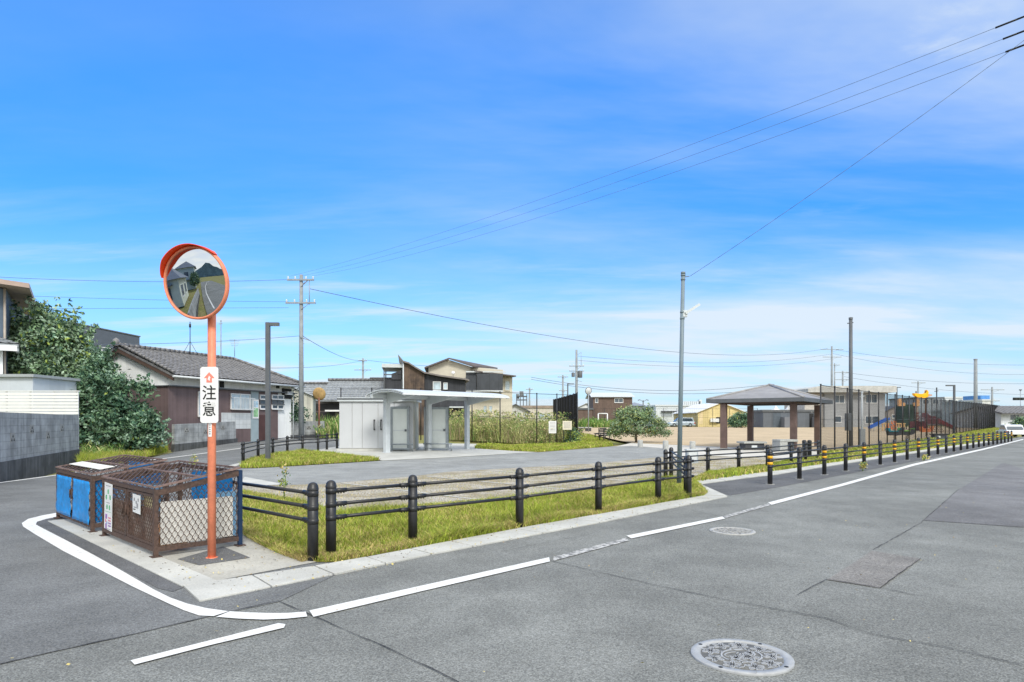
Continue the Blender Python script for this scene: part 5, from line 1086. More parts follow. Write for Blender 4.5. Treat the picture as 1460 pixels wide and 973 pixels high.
# ---------------------------------------------------------------- playground
xy=XY(1240,72); f=Fr(xy,0); t=thing('slide','blue straight children\'s slide on the sand behind the mesh fence','slide',at(xy)); W=f.t(1266); hh=f.h(597,W)
BLU=M('slide_blue',(52,98,178),.35,var=.05); b=MB(); zl=f.h(610,0); b.ext([(0,-.3,zl-.1),(W,-.3,hh-.12),(W,-.3,hh-.05),(0,-.3,zl-.03)],(0,.6,0))
for y in(-.35,.3): b.ext([(0,y,zl-.1),(W,y,hh-.12),(W,y,hh+.12),(0,y,zl+.15)],(0,.05,0))
b.build('chute',BLU,t); b=MB()
for y in(-.3,.3): b.tube((W+.1,y,0),(W+.1,y,hh+.2),.04); b.tube((W+1.0,y,0),(W+.2,y,hh-.1),.04); b.tube((.3,y,0),(.3,y,zl+.0),.04)
for k in range(4): kk=(k+.5)/4.5; b.tube((W+1.0-.8*kk,-.3,(hh-.1)*kk),(W+1.0-.8*kk,.3,(hh-.1)*kk),.025)
b.build('ladder',GALV,t)
OR2=M('play_orange',(208,122,78),.5,var=.05); TAN=M('play_tan',(206,170,120),.6); TEAL=M('play_teal',(26,140,160),.45); LIME=M('play_green',(120,190,60),.45); MAR=M('play_maroon',(108,42,54),.5,var=.1); YE2=M('play_yellow',(246,180,24),.45)
xy=XY(1258,74); f=Fr(xy,0); t=thing('play_stand','low row of orange and tan play panels beyond the spring riders','play equipment',at(xy)); b=MB(); h_=f.h(605,0)
for k in range(9): b.b(k*.31,k*.31+.12,0,.12,0,h_)
b.b(-.1,2.7,-.02,.14,h_+.001,h_+.12); b.build('frame',TAN,t); b=MB(); b.b(f.t(1269),f.t(1277),-.1,-.03,.2,f.h(600.5,0)); b.ext([(f.t(1262),-.1,.1),(f.t(1268),-.1,.1),(f.t(1265),-.1,f.h(603,0))],(0,.06,0)); b.build('panel',OR2,t)
def rider(label,px_,pb,col,Y,s=1.0):
    xy=XY(px_,Y); t=thing('spring_rider',label,'spring rider',at(xy),R(8),'spring riders on the sand'); s_=s
    b=MB()
    for k in range(40): a=k*.8; b.tube((.1*s*math.cos(a),.1*s*math.sin(a),.04+.011*k*s),(.1*s*math.cos(a+.8),.1*s*math.sin(a+.8),.051+.011*k*s),.016,n=5)
    b.build('spring',BLACK,t)
    b=MB(); prof=[(-.55,.46),(-.42,.42),(.1,.40),(.45,.46),(.62,.72),(.66,.98),(.52,.95),(.42,.75),(.15,.66),(-.2,.66),(-.45,.78),(-.6,.74)]
    b.ext([(x*s,-.14,z*s) for x,z in prof],(0,.06,0)); b.ext([(x*s,.08,z*s) for x,z in prof],(0,.06,0)); b.build('side_panel',DSTONE if col is not OR2 else OR2,t,bev=.02)
    b=MB(); b.b(-.55*s,.12*s,-.2,.2,.67*s,.74*s); b.b(-.58*s,-.48*s,-.18,.18,.741*s,.92*s); b.tube((.4*s,-.25,.84*s),(.4*s,.25,.84*s),.025); b.build('seat',col,t,bev=.02)
rider('teal-seated spring rider nearest the slide',1276,628,TEAL,46,1.05); rider('green-seated spring rider right of the teal one',1293,628,LIME,47,1.05); rider('orange animal-shaped spring rider below the climbing net',1321,622,OR2,56,.95)
# play tower: dark green box, orange ends, yellow dragon
xy=XY(1284,80); f=Fr(xy,0); t=thing('play_tower','large play tower with a dark green box and orange roof ends','play equipment',at(xy)); a,c=f.t(1288),f.t(1303); h0_,h1_=f.h(607,0),f.h(577,0)
b=MB(); b.b(a,c,0,1.6,h0_,h1_); b.build('box',M('play_darkgreen',(46,70,62),.6,stripe=('z',.35,.2,.08)),t)
b=MB()
for x in(a,c): 
    for y in(.05,1.55): b.tube((x,y,0),(x,y,h1_+.6),.06,n=8)
b.build('post',BLACK,t)
for x0,x1,sg in((1281,1290,1),(1302,1310.5,-1)):
    b=MB(); p,q=f.t(x0),f.t(x1); z0_=h1_; 
    pts=[(p,z0_-.2),(q,z0_-.2),(q,z0_+.2),(p+.35,z0_+.25),(p+.3,z0_+.75),(p,z0_+.6)] if sg>0 else [(p,z0_-.2),(q,z0_-.2),(q,z0_+.6),(q-.3,z0_+.75),(q-.35,z0_+.25),(p,z0_+.2)]
    b.ext([(x,-.1,z) for x,z in pts],(0,.3,0)); b.build('roof_end',M('play_pale_orange',(214,164,116),.5),t)
b=MB(); b.b(f.t(1305),f.t(1310),.1,.9,0,f.h(578,0)); 
t2=b.build('climbing_wall',M('play_stone',(160,150,142),.8,var=.15,scale=4),t)
b=MB(); 
for k in range(5): b.b(f.t(1305),f.t(1310),-.02,.09,f.h(606-4*k,0),f.h(604.6-4*k,0))
b.build('rung',MAR,t2)
xy=XY(1302,78); f=Fr(xy,0); t=thing('play_tower','yellow boat-shaped play roof on maroon posts beside the climbing net','play equipment',at(xy)); W=f.t(1328)
b=MB(); z0,z1=f.h(567,0),f.h(561.5,0); b.ext([(0,-.2,z1+.05),(.25,-.2,z1-.0),(W*.55,-.2,z1-.05),(W*.68,-.2,z1+.1),(W*.72,-.2,z1+.45),(W*.8,-.2,z1+.2),(W*.78,-.2,z0+.05),(W*.5,-.2,z0-.12),(W*.2,-.2,z0-.02),(.1,-.2,z1-.2)],(0,.5,0)); b.build('boat_roof',YE2,t,bev=.03)
b=MB(); b.ext([(W*.79,-.18,z0+.1),(W*.98,-.18,z0+.2),(W,-.18,z0+.35),(W*.8,-.18,z0+.4)],(0,.4,0)); b.build('boat_tip',M('play_tip',(190,150,130),.6),t)
b=MB()
for x in(.35,W*.68): b.tube((x,0,0),(x,0,z1+.3),.07,n=8)
b.build('post',M('play_brown',(96,66,40),.6),t)
xy=XY(1312,70); f=Fr(xy,0); t=thing('climbing_net','maroon climbing net frame with a long sloping slide to the right','play equipment',at(xy)); hh=f.h(589,0); W=f.t(1346)
b=MB()
for k in range(12): b.tube((k*W/11,0,.05),(W*.5+(k-5.5)*.05,1.2,hh),.02,n=5); b.tube((k*W/11,2.4,.05),(W*.5+(k-5.5)*.05,1.2,hh),.02,n=5)
for k in range(9): z=.05+(hh-.05)*k/9; s_=1-k/9; b.tube((W*.5-W*.5*s_,1.2-1.2*s_,z),(W*.5+W*.5*s_,1.2-1.2*s_,z),.02,n=5)
b.build('net',MAR,t)
b=MB(); b.ext([(W*.3,.4,hh*.42),(W*.9,.4,hh*.42),(W*.9,.4,hh*.72),(W*.3,.4,hh*.95)],(0,.08,0)); b.b(0,W*.75,1.8,1.9,.1,hh*.55); b.build('panel',M('play_maroon_panel',(92,52,60),.6,var=.15,scale=3),t)
b=MB(); xe=f.t(1372); b.ext([(W*.8,.9,hh*.6),(xe,.9,.25),(xe,.9,.5),(W*.8,.9,hh*.85)],(0,.06,0)); b.ext([(W*.8,1.5,hh*.6),(xe,1.5,.25),(xe,1.5,.5),(W*.8,1.5,hh*.85)],(0,.06,0)); b.ext([(W*.8,.96,hh*.6),(xe,.96,.25),(xe,.96,.32),(W*.8,.96,hh*.67)],(0,.54,0)); b.build('slide',M('play_maroon2',(124,52,60),.45),t)
o=XY(1332,50); f=Fr(o,.1); t=thing('park_bench','long dark block bench behind the mesh fence by the climbing net','bench',at(o),.1); W=f.t(1353); b=MB(); b.b(0,W,0,.5,.36,.45); b.build('seat',BLACK,t); b=MB(); b.b(.1,W-.1,.05,.45,0,.359); q_=b.build('base',DSTONE,t); b=MB(); b.b(.3,.55,.035,.049,.1,.28); b.build('label_plate',LGREY,q_)
# ---------------------------------------------------------------- cars, signal
def car(label,loc,rz,L_,W,hh,mat,wag=False,group=None):
    t=thing('parked_car',label,'car',loc,rz); gl=hh*.55
    b=MB(); low=[(-L_/2,.25),(-L_/2+.03,gl*.85),(-L_/2+.15,gl),(L_*.18,gl),(L_*.46,gl*.86),(L_/2,gl*.62),(L_/2,.25)]
    b.ext([(x,-W/2,z) for x,z in low],(0,W,0))
    r0=-L_*.47 if wag else -L_*.40; rf=[(r0,gl),(-L_*.42 if wag else -L_*.22,hh-.04),(-L_*.3 if wag else -L_*.12,hh),(L_*.06,hh),(L_*.12,hh-.05),(L_*.27,gl)]
    b.ext([(x,-W/2+.08,z) for x,z in rf],(0,W-.16,0)); b.build('body',mat,t,bev=.05)
    g=MB()
    for sg in(-1,1):
        y=sg*(W/2-.078)
        g.ext([(r0+.16+.02,y,gl+.05),(-L_*.38 if wag else -L_*.2,y,hh-.1),(-L_*.02,y,hh-.08),(-L_*.02,y,gl+.05)],(0,.004*sg,0)); g.ext([(L_*.0,y,gl+.05),(L_*.0,y,hh-.08),(L_*.1,y,hh-.1),(L_*.22,y,gl+.05)],(0,.004*sg,0))
    g.ext([(rf[0][0]-.0+.03,-W/2+.16,gl+.08),(rf[0][0]+.03,W/2-.16,gl+.08),(rf[1][0]-.012,W/2-.2,hh-.12),(rf[1][0]-.012,-W/2+.2,hh-.12)],(-.05,0,.01))
    g.ext([(rf[5][0]-.02,-W/2+.16,gl+.06),(rf[5][0]-.02,W/2-.16,gl+.06),(rf[4][0]+.02,W/2-.2,hh-.1),(rf[4][0]+.02,-W/2+.2,hh-.1)],(.03,0,.01))
    g.build('windows',GLASSD,t)
    for x in(-L_*.31,L_*.31):
        for sg in(-1,1):
            w=MB(); w.tube((x,sg*(W/2-.2),.31),(x,sg*(W/2+.01),.31),.31,n=20); wo=w.build('wheel',LETTER,t); w=MB(); w.tube((x,sg*(W/2-.1),.31),(x,sg*(W/2+.018),.31),.19,n=14); w.build('rim',GALV,wo)
    for sg in(-1,1):
        w=MB(); w.b(-L_/2-.012,-L_/2+.2,sg*(W/2-.05)-.16,sg*(W/2-.05)+.06,gl*.66,gl*.85); w.build('tail_light',M('tail_light_red',(200,50,44),.3),t)
        w=MB(); w.b(L_/2-.25,L_/2+.012,sg*(W/2-.1)-.14,sg*(W/2-.1)+.03,gl*.55,gl*.7); w.build('headlight',GLASSL,t)
    w=MB(); w.b(-L_/2-.02,-L_/2+.0,-.25,.25,gl*.5,gl*.66); w.build('number_plate',WHITE,t)
    w=MB(); w.b(-L_/2-.05,-L_/2+.15,-W/2+.03,W/2-.03,.24,.4); w.build('bumper',mat,t,bev=.03); w=MB(); w.b(L_/2-.15,L_/2+.05,-W/2+.03,W/2-.03,.24,.4); w.build('bumper',mat,t,bev=.03)
    return t
CARW=M('car_white',(226,230,234),.25,var=.02,spec=.6); CARS=M('car_silver',(176,190,204),.3,var=.02,spec=.6,metal=.2)
xy=XY(971,108); car('silver-blue estate car parked beyond the sand by the white factory',(xy[0],xy[1],zt(*xy)),R(180),4.3,1.7,1.55,CARS,wag=True)
xy=XY(1441,68); car('white saloon car seen from behind beside the grass at the far right',(xy[0],xy[1],-.04),R(66),4.3,1.7,1.27,CARW)
xy=XY(1488,70); car('second pale car half cut off by the right edge',(xy[0],xy[1],0),R(75),4.2,1.75,1.4,CARW)
xy=XY(1452,80); zc_=ZP(569,80); t=thing('traffic_signal','dark horizontal traffic signal head hanging over the far road','traffic signal',(xy[0],xy[1],zc_)); b=MB(); b.b(-.65,.65,-.12,.12,-.17,.17); b.build('housing',BLACK,t,bev=.05)
b=MB(); b.tube((.3,.1,.1),(7.0,.4,.5),.06,n=8); b.tube((7.0,.4,-zc_),(7.0,.4,.9),.1,n=10); b.build('mast_arm',GALV,t)
for k in(-.42,0,.42): b=MB(); b.tube((k,-.12,0),(k,-.2,0),.14,n=14); b.build('lens',M('signal_lens',(40,48,46),.3),t)
xy=XY(1455,95); t=thing('lighting_pole','thin distant lamp pole above the traffic signal','lighting pole',at(xy)); b=MB(); hh=ZP(557,95)-zt(*xy); b.tube((0,0,0),(0,0,hh),.05,n=8); b.build('pole',GALV,t); b=MB(); b.b(-.15,.15,-.1,.1,hh,hh+.15); b.build('lamp_head',DGREY,t)
# ---------------------------------------------------------------- what the round mirror looks back at: houses across the street
RA=math.atan2(DY,DX); RB=M('blue_grey_tiles',(92,104,122),.5,stripe=('z',.2,.2,.2))
def back_house(label,p,W,D,h,r,wm,wins):
    t=thing('house',label,'house',(p[0],p[1],0),RA); b=MB(); b.b(0,W,0,D,0,h); b.build('wall',wm,t)
    b=MB(); o=.7; m=min(W,D)/2; b.add([(-o,-o,h-.05),(W+o,-o,h-.05),(W+o,D+o,h-.05),(-o,D+o,h-.05),(m,D/2,h+r),(W-m+.02,D/2,h+r)],[(0,1,5,4),(1,2,5),(2,3,4,5),(3,0,4),(3,2,1,0)]); b.build('roof',RB,t)
    for (x,z,w_,hh) in wins: window(t,x,x+w_,z,z+hh,sash=1)
    for (x,z,w_,hh) in wins:
        q=MB(); q.b(W+.001,W+.06,D*.3,D*.3+w_,z,z+hh); q.build('side_window',GLASSD,t); q=MB(); q.b(W+.001,W+.9,D*.2,D*.75,2.6,2.75); q.build('awning',RB,t); break
back_house('two-storey house with a blue-grey roof seen in the middle of the round mirror',fr(-49,3.2),9,7,6.0,2.2,M('mirror_house_wall',(196,206,200),.8,var=.05),((5.6,3.5,1.7,1.3),(1.2,3.5,1.7,1.3),(5.8,.9,1.6,1.9)))
back_house('low pale house with a blue-grey roof at the left edge of the mirror',fr(-31,4.6),7,6,3.3,1.9,M('mirror_pale_wall',(206,212,200),.8,var=.05),((4.5,1.,1.6,1.4),(1.5,1.,1.6,1.4)))
blockwall('pale concrete garden wall across the junction, seen at the foot of the mirror',fr(-17.5,2.6),fr(-29,1.9),1.15,dots=False)
ribbon('road_marking',[fr(-20.5,.2),fr(-30,.2),fr(-42,-.4),fr(-60,-2.6),fr(-69,-5)],.16,.010,PAINT)
mb=MB(); hl=[];n=40
for i in range(n+1):
    q=fr(-380,-420+18*i); hl.append((q[0],q[1],26+16*math.sin(i*.37)+9*math.sin(i*.9+1)+4*math.sin(i*2.1)))
mb.add([(x,y,-2) for x,y,z in hl]+hl+[(x-120,y-120,-2) for x,y,z in hl],[(i,i+1,n+2+i,n+1+i) for i in range(n)]+[(n+1+i,n+2+i,2*n+3+i,2*n+2+i) for i in range(n)]); tag(mb.build('hills',M('hazy_wooded_hills',(104,126,132),.95,var=.2,scale=.05,fine=.3,fscale=.5)),kind='structure')  # distance haze is mixed into the hills' pale blue-grey colour
# ---------------------------------------------------------------- vegetation
def np_mesh(name,V,FQ,mi,mats,parent=None,smooth=False):
    V=np.asarray(V,dtype=np.float32).reshape(-1,3); FQ=np.asarray(FQ,dtype=np.int32); nf,k=FQ.shape
    me=bpy.data.meshes.new(name); me.vertices.add(len(V)); me.vertices.foreach_set('co',V.ravel()); me.loops.add(nf*k); me.loops.foreach_set('vertex_index',FQ.ravel()); me.polygons.add(nf)
    me.polygons.foreach_set('loop_start',np.arange(0,nf*k,k,dtype=np.int32)); me.polygons.foreach_set('loop_total',np.full(nf,k,dtype=np.int32))
    for m in mats: me.materials.append(m)
    me.polygons.foreach_set('material_index',np.asarray(mi,dtype=np.int32)); me.update(calc_edges=True); me.validate()
    o=bpy.data.objects.new(name,me); COL.objects.link(o)
    if parent: o.parent=parent
    return o
RG_=np.random.default_rng(11)
def inpoly(P,poly):
    x,y=P[:,0],P[:,1]; r=np.zeros(len(P),bool); n=len(poly)
    for i in range(n):
        x0,y0=poly[i]; x1,y1=poly[(i+1)%n]; c=((y0>y)!=(y1>y))&(x<(x1-x0)*(y-y0)/((y1-y0) or 1e-9)+x0); r^=c
    return r
def scatter(poly,n,dens=None):
    poly=np.array(poly); lo,hi=poly.min(0),poly.max(0); out=[]; c=0
    while c<n:
        P=lo+RG_.random((n*2,2))*(hi-lo); P=P[inpoly(P,poly)]
        if dens is not None: P=P[RG_.random(len(P))<dens(P)]
        out.append(P); c+=len(P)
        if len(out)>60: break
    return np.concatenate(out)[:n]
def fnoise(P,s,seed=0):
    r=np.random.default_rng(seed); v=np.zeros(len(P))
    for k in range(6):
        a=r.uniform(0,6.28); f=s*r.uniform(.6,1.8); v+=np.sin((P[:,0]*np.cos(a)+P[:,1]*np.sin(a))*f+r.uniform(0,6.28))
    return v/6
def blades(name,P,Z,hh,ww,lean,mi,mats,parent=None):
    n=len(P); a=RG_.uniform(0,6.283,n); b=RG_.uniform(0,6.283,n); hh=np.broadcast_to(hh,n); ww=np.broadcast_to(ww,n)
    dx,dy=np.cos(a)*ww/2,np.sin(a)*ww/2; l=hh*lean*RG_.uniform(.3,1.3,n); lx,ly=np.cos(b)*l,np.sin(b)*l
    V=np.empty((n,5,3)); b0=np.stack([P[:,0],P[:,1],Z],1)
    V[:,0]=b0+np.stack([-dx,-dy,0*dx],1); V[:,1]=b0+np.stack([dx,dy,0*dx],1)
    V[:,2]=b0+np.stack([dx*.75+lx*.35,dy*.75+ly*.35,hh*.58],1); V[:,3]=b0+np.stack([-dx*.75+lx*.35,-dy*.75+ly*.35,hh*.58],1)
    V[:,4]=b0+np.stack([lx,ly,hh*.97],1)
    i=np.arange(n)*5
    FQ=np.concatenate([np.stack([i,i+1,i+2,],1),np.stack([i,i+2,i+3],1),np.stack([i+3,i+2,i+4],1)])
    return np_mesh(name,V,FQ,np.concatenate([mi,mi,mi]),mats,parent)
GR=[M('grass_yellow_green',(160,174,68),.7,var=.25,scale=1.2,spec=.15),M('grass_green',(124,150,58),.7,var=.25,scale=1.2,spec=.15),M('grass_straw',(204,188,124),.8,var=.2,scale=2,spec=.1),M('grass_olive',(150,154,68),.7,var=.25,scale=2,spec=.15),M('grass_dry_brown',(152,132,96),.8,var=.2,scale=2,spec=.1)]
def lawn(name,poly,n,hh,ww,edge=None,lean=.8,dry=.12,h_noise=.35):
    P=scatter(poly,n); Z=np.array([zt(x,y) for x,y in P])+.008
    f=fnoise(P,3.2,3); f2=fnoise(P,9,5); k=1+h_noise*f+.25*f2
    h=hh*np.clip(k,.45,1.7)*RG_.uniform(.55,1.25,len(P))
    r=RG_.random(len(P))-.20*f-.1*f2
    mi=np.where(r<.40,0,np.where(r<.66,1,np.where(r<.9,3,2)))
    mi=np.where(RG_.random(len(P))<dry*(1-f),np.where(RG_.random(len(P))<.5,2,4),mi)
    o=blades(name,P,Z,h,np.full(len(P),ww)*RG_.uniform(.6,1.3,len(P)),lean,mi,GR); o['kind']='stuff'; return o
lawn('lawn_grass',LAWN,110000,.076,.0075)
# frayed straw along the kerb edge of the lawn
EDG=px((420,795),(452,801),(480,801.5),(600,779.5),(738,754),(868,731.5),(1004,707),(1006,704),(868,727),(738,749),(600,773),(480,793),(440,790))
lawn('lawn_edge_grass',EDG,20000,.095,.006,dry=.55,lean=1.5,h_noise=.9)
lawn('lawn_edge_grass',px((398,783),(425,796),(440,801),(430,803),(395,790),(366,776),(345,762),(345,748),(372,768)),4200,.07,.006,dry=.7,lean=1.5,h_noise=.9)
lawn('lawn_tufts',LAWN,7000,.13,.007,dry=.25,lean=.9,h_noise=1.2)
lawn('side_lawn_grass',LAWN2,30000,.16,.02,dry=.15)
lawn('strip_lawn_grass',LAWN3,30000,.10,.014,dry=.12)
lawn('mound_grass',px((676,640),(680,634.5),(720,635),(823,632.3),(824.5,617.5),(846,621.8),(868,630),(875,636.4),(824,640.4),(767,644.8)),26000,.12,.03,dry=.1)
lawn('bank_grass',BANK[:3]+[fr(60,1.3),(62,82),(76,96),(69.9,92.4),(40,58.6),(15.2,31.0),(13.2,27.5),(10.6,22.6),(8.4,20.6)],52000,.16,.03,dry=.18)
lawn('verge_grass',px((112,668),(150,664),(210,652),(240,645),(236,640),(160,645),(112,655)),12000,.3,.016,dry=.1,lean=.6)
lawn('gravel_weeds',px((346,699),(420,693),(470,692),(600,681),(840,664),(990,655),(1080,655),(1120,660),(1055,669),(1005,675),(934,682.5),(852,697.5),(739,709.5),(600,720.5),(482,730),(433,715)),9000,.03,.008,dry=.8,h_noise=.5)
def ellip(n,c,r,shell=.5):
    d=RG_.normal(size=(n,3)); d/=np.linalg.norm(d,axis=1)[:,None]; return np.array(c)+d*np.array(r)*(RG_.random(n)**(1/3)*(1-shell)+shell*RG_.uniform(.75,1.0,n))[:,None]
def leaves(name,blobs,nclump,per,size,mats,parent,weights=None,spread=.28,droop=.3,zmin=.1,extra=None):
    """many small folded leaves in clumps through the crown's volume; blobs = (centre, radii, share)"""
    C=[];tot=sum(b[2] for b in blobs)
    for c,r,s in blobs: C.append(ellip(max(3,int(nclump*s/tot)),c,r,.45))
    C=np.concatenate(C); cnt=np.full(len(C),per); sprd=np.full(len(C),spread)
    if extra: C=np.concatenate([C,np.array([e[0] for e in extra])]); cnt=np.concatenate([cnt,np.full(len(extra),6)]); sprd=np.concatenate([sprd,np.full(len(extra),.06)])
    cl=np.repeat(np.arange(len(C)),cnt); n=len(cl); P=C[cl]+RG_.normal(size=(n,3))*sprd[cl][:,None]*np.array([1,1,.7]); P[:,2]=np.maximum(P[:,2],zmin)
    out=RG_.normal(size=(n,3)); out[:,2]-=droop; out/=np.linalg.norm(out,axis=1)[:,None]
    sd=np.cross(out,RG_.normal(size=(n,3))); sd/=np.linalg.norm(sd,axis=1)[:,None]; up=np.cross(sd,out); s=size*RG_.uniform(.6,1.3,n)[:,None]
    V=np.empty((n,4,3)); V[:,0]=P-out*s*.5; V[:,1]=P+sd*s*.27+up*s*.08; V[:,2]=P+out*s*.55; V[:,3]=P-sd*s*.27+up*s*.08
    i=np.arange(n)*4; FQ=np.concatenate([np.stack([i,i+1,i+2],1),np.stack([i,i+2,i+3],1)])
    pm=RG_.choice(len(mats),size=len(C),p=weights); mi=pm[cl]; fl=RG_.random(n)<.25; mi=np.where(fl,RG_.choice(len(mats),size=n,p=weights),mi)
    return np_mesh(name,V,FQ,np.concatenate([mi,mi]),mats,parent)
def sprigs(blobs,n,ln,upw=.55):
    out=[]
    for k in range(n):
        c,r,s=blobs[rnd.randrange(len(blobs))]; v=Vector((rnd.gauss(0,1),rnd.gauss(0,1),abs(rnd.gauss(0,1))*.9+.1)).normalized()
        p=Vector(c)+Vector((v.x*r[0],v.y*r[1],v.z*r[2]))*.9; q=(v*.6+Vector((0,0,upw))).normalized(); L_=ln*rnd.uniform(.5,1.3)
        for j in range(5): out.append((tuple(p+q*L_*(j+.5)/5),(.02,.02,.02),1))
    return out
def limbs(name,tips,base,r0,parent,fork=.35):
    b=MB(); base=Vector(base); f=base+Vector((0,0,fork)); b.tube(base-Vector((0,0,.2)),f,r0,r0*.75,n=9)
    for t_ in tips:
        t_=Vector(t_); m=f.lerp(t_,.45)+Vector((rnd.uniform(-.15,.15),rnd.uniform(-.15,.15),.15)); b.tube(f,m,r0*.55,r0*.34,n=7); b.tube(m,t_,r0*.34,r0*.1,n=6)
        for k in range(3): q=m.lerp(t_,rnd.uniform(.1,.8)); b.tube(q,q+Vector((rnd.uniform(-.5,.5),rnd.uniform(-.5,.5),rnd.uniform(0,.5)))*max(.4,(t_-m).length*.5),r0*.16,r0*.05,n=5)
    return b.build(name,BARK,parent)
LV=[leafmat('leaf_mid_green',(100,130,98)),leafmat('leaf_deep_green',(62,94,74)),leafmat('leaf_grey_green',(136,162,140)),leafmat('leaf_lime',(158,176,84))]
def tree(label,name,base,blobs,nclump,per,size,r0,wts,spread,tips=None,mats=LV,cat='tree',fork=.4,group=None,sp=None):
    t=thing(name,label,cat,at(base),group=group); z=zt(*base)
    bl=[((c[0]-base[0],c[1]-base[1],c[2]-z),r,s) for c,r,s in blobs]
    leaves('crown',bl,nclump,per,size,mats,t,wts,spread,extra=sprigs(bl,*sp) if sp else None)
    limbs('trunk',tips or [c for c,_,_ in bl],(0,0,0),r0,t,fork); return t
def blob(px_,py_,Y,rx,ry,rz,s): p=P3(px_,py_,Y); return ((p.x,p.y,p.z),(rx,ry,rz),s)
# big tree behind the white shed, and the bush beside the street
tree('tall broad leafy tree behind the white slatted fence at left','broadleaf_tree',XY(62,30.2),[blob(40,508,29.7,1.4,1.2,1.0,4),blob(95,512,30.2,1.0,1.1,.9,3),blob(34,470,30.3,.5,.6,.4,1.0),blob(74,478,29.7,.8,.8,.5,1.4),blob(58,456,29.7,.25,.4,.3,.25),blob(90,472,30.0,.4,.5,.35,.4),blob(20,530,29.7,1.2,1.1,.7,2),blob(85,535,29.7,1.3,1.1,.7,2),blob(112,490,30.2,.35,.4,.3,.3),blob(126,526,30.2,.5,.6,.5,.9)],400,48,.175,.15,[.40,.24,.28,.08],.24,sp=(130,1.05),mats=[leafmat('leaf_light_green',(122,150,112)),LV[1],leafmat('leaf_silver_green',(152,176,150)),LV[3]])
tree('dense dark green bush spreading at the street edge beside the weathered wall','broadleaf_bush',XY(160,29.5),[blob(140,566,28.6,1.0,1.1,1.2,4),blob(172,595,28.6,1.1,1.0,.9,3.5),blob(132,612,28.2,.9,.9,.8,2.5),blob(158,548,28.8,.5,.7,.4,1.2),blob(142,528,29,.5,.6,.4,.8),blob(200,614,28.4,.6,.6,.6,1.2),blob(172,625,28.0,1.1,.7,.5,2),blob(146,512,29.3,.3,.4,.3,.4),blob(206,602,28.3,.3,.3,.3,.4),blob(222,618,28.3,.4,.4,.45,.6),blob(204,560,28.6,.2,.2,.15,.15)],420,46,.18,.09,[.32,.46,.20,.02],.2,cat='bush',fork=.25,sp=(60,.6))
xy=XY(406,43.2); tree('small dark shrub growing over the block wall by the white house','shrub',xy,[blob(406,580,43.2,.7,.6,1.0,2),blob(420,592,43.2,.8,.6,.6,1.5),blob(398,592,43,.5,.5,.6,1)],110,30,.17,.05,[.3,.5,.2,0],.22,cat='bush')
tb=G(907,631.5)
tree('small round tree with white blossom at the edge of the sand','flowering_tree',tb,[blob(906,606,tb[1],1.6,1.4,.75,3),blob(885,608,tb[1],.8,.9,.6,1.4),blob(930,607,tb[1],.9,.9,.7,1.6),blob(897,592,tb[1],.9,.8,.5,1.3),blob(918,594,tb[1],.8,.8,.5,1.2),blob(942,617,tb[1],.6,.5,.25,.5),blob(876,618,tb[1],.5,.5,.25,.5),blob(903,584,tb[1],.45,.4,.25,.4),blob(925,585,tb[1],.3,.3,.25,.3),blob(945,606,tb[1],.3,.3,.3,.3)],330,30,.13,.09,[.34,.14,.38,.14],.15,mats=[leafmat('small_tree_green',(116,142,100)),LV[1],leafmat('small_tree_grey',(142,164,132)),leafmat('small_tree_yellow',(158,168,98))],fork=.55)
tree('round green bush in front of the yellow hall','round_bush',XY(1058,92),[blob(1055,599,92,1.4,1.2,.95,3),blob(1046,603,92,.7,.7,.6,1),blob(1064,597,92,.6,.6,.7,1)],150,26,.24,.09,[.4,.4,.15,.05],.25,cat='bush')
tree('green bush at the foot of the dark fence by the notice boards','round_bush',XY(817,44.0),[blob(817,623,44,.45,.4,.55,2),blob(812,629,44,.35,.3,.3,1)],60,30,.14,.03,[.3,.2,.1,.4],.14,cat='bush')
tree('dark shrub in the garden of the far right house','round_bush',XY(1457,79),[blob(1457,606,79,.9,.8,.8,1)],60,26,.22,.05,[.4,.4,.15,.05],.25,cat='bush')
# tall weeds
WD=[M('weed_olive',(160,166,104),.8,var=.25,scale=1,spec=.1),M('weed_green',(112,146,78),.75,var=.25,scale=1,spec=.1),M('weed_straw',(206,198,148),.85,var=.2,scale=1,spec=.1),M('weed_brown',(140,122,104),.85,var=.2,scale=1,spec=.1)]
def weeds(name,poly,n,h0,h1,ww,wts):
    P=scatter(poly,n); Z=np.array([zt(x,y) for x,y in P]); f=fnoise(P,.9,8); f2=fnoise(P,2.6,9)
    h=h0+(h1-h0)*np.clip(.5+.6*f+.35*f2,0,1)*RG_.uniform(.5,1.1,len(P))
    w=np.array(wts)[None]*np.stack([np.ones(len(P)),np.clip(1+1.6*f2,.1,3),np.clip(1-.6*f,.1,3),np.clip(1-1.4*f2,.1,3)],1); w/=w.sum(1)[:,None]; cu=w.cumsum(1); r=RG_.random(len(P))[:,None]; mi=(r>cu).sum(1).clip(0,3)
    o=blades(name,P,Z,h,np.full(len(P),ww)*RG_.uniform(.6,1.4,len(P)),.42,mi,WD); o['kind']='stuff'
    # leafy tufts up the stems
    k=RG_.choice(len(P),size=len(P)//2); z=Z[k]+h[k]*RG_.uniform(.15,.95,len(k)); 
    q=blades(name,P[k]+RG_.normal(size=(len(k),2))*.12,z,np.full(len(k),.22),np.full(len(k),ww*1.6),1.6,mi[k],WD); q['kind']='stuff'
    return o
WP=[XY(640,42.2),XY(720,42.2),XY(765,42.6),XY(794,43.8),XY(818,45.6),XY(800,56),XY(785,60),XY(640,56)]
weeds('tall_weeds',WP,16000,.4,2.2,.022,[.42,.22,.3,.22])
wb=[]
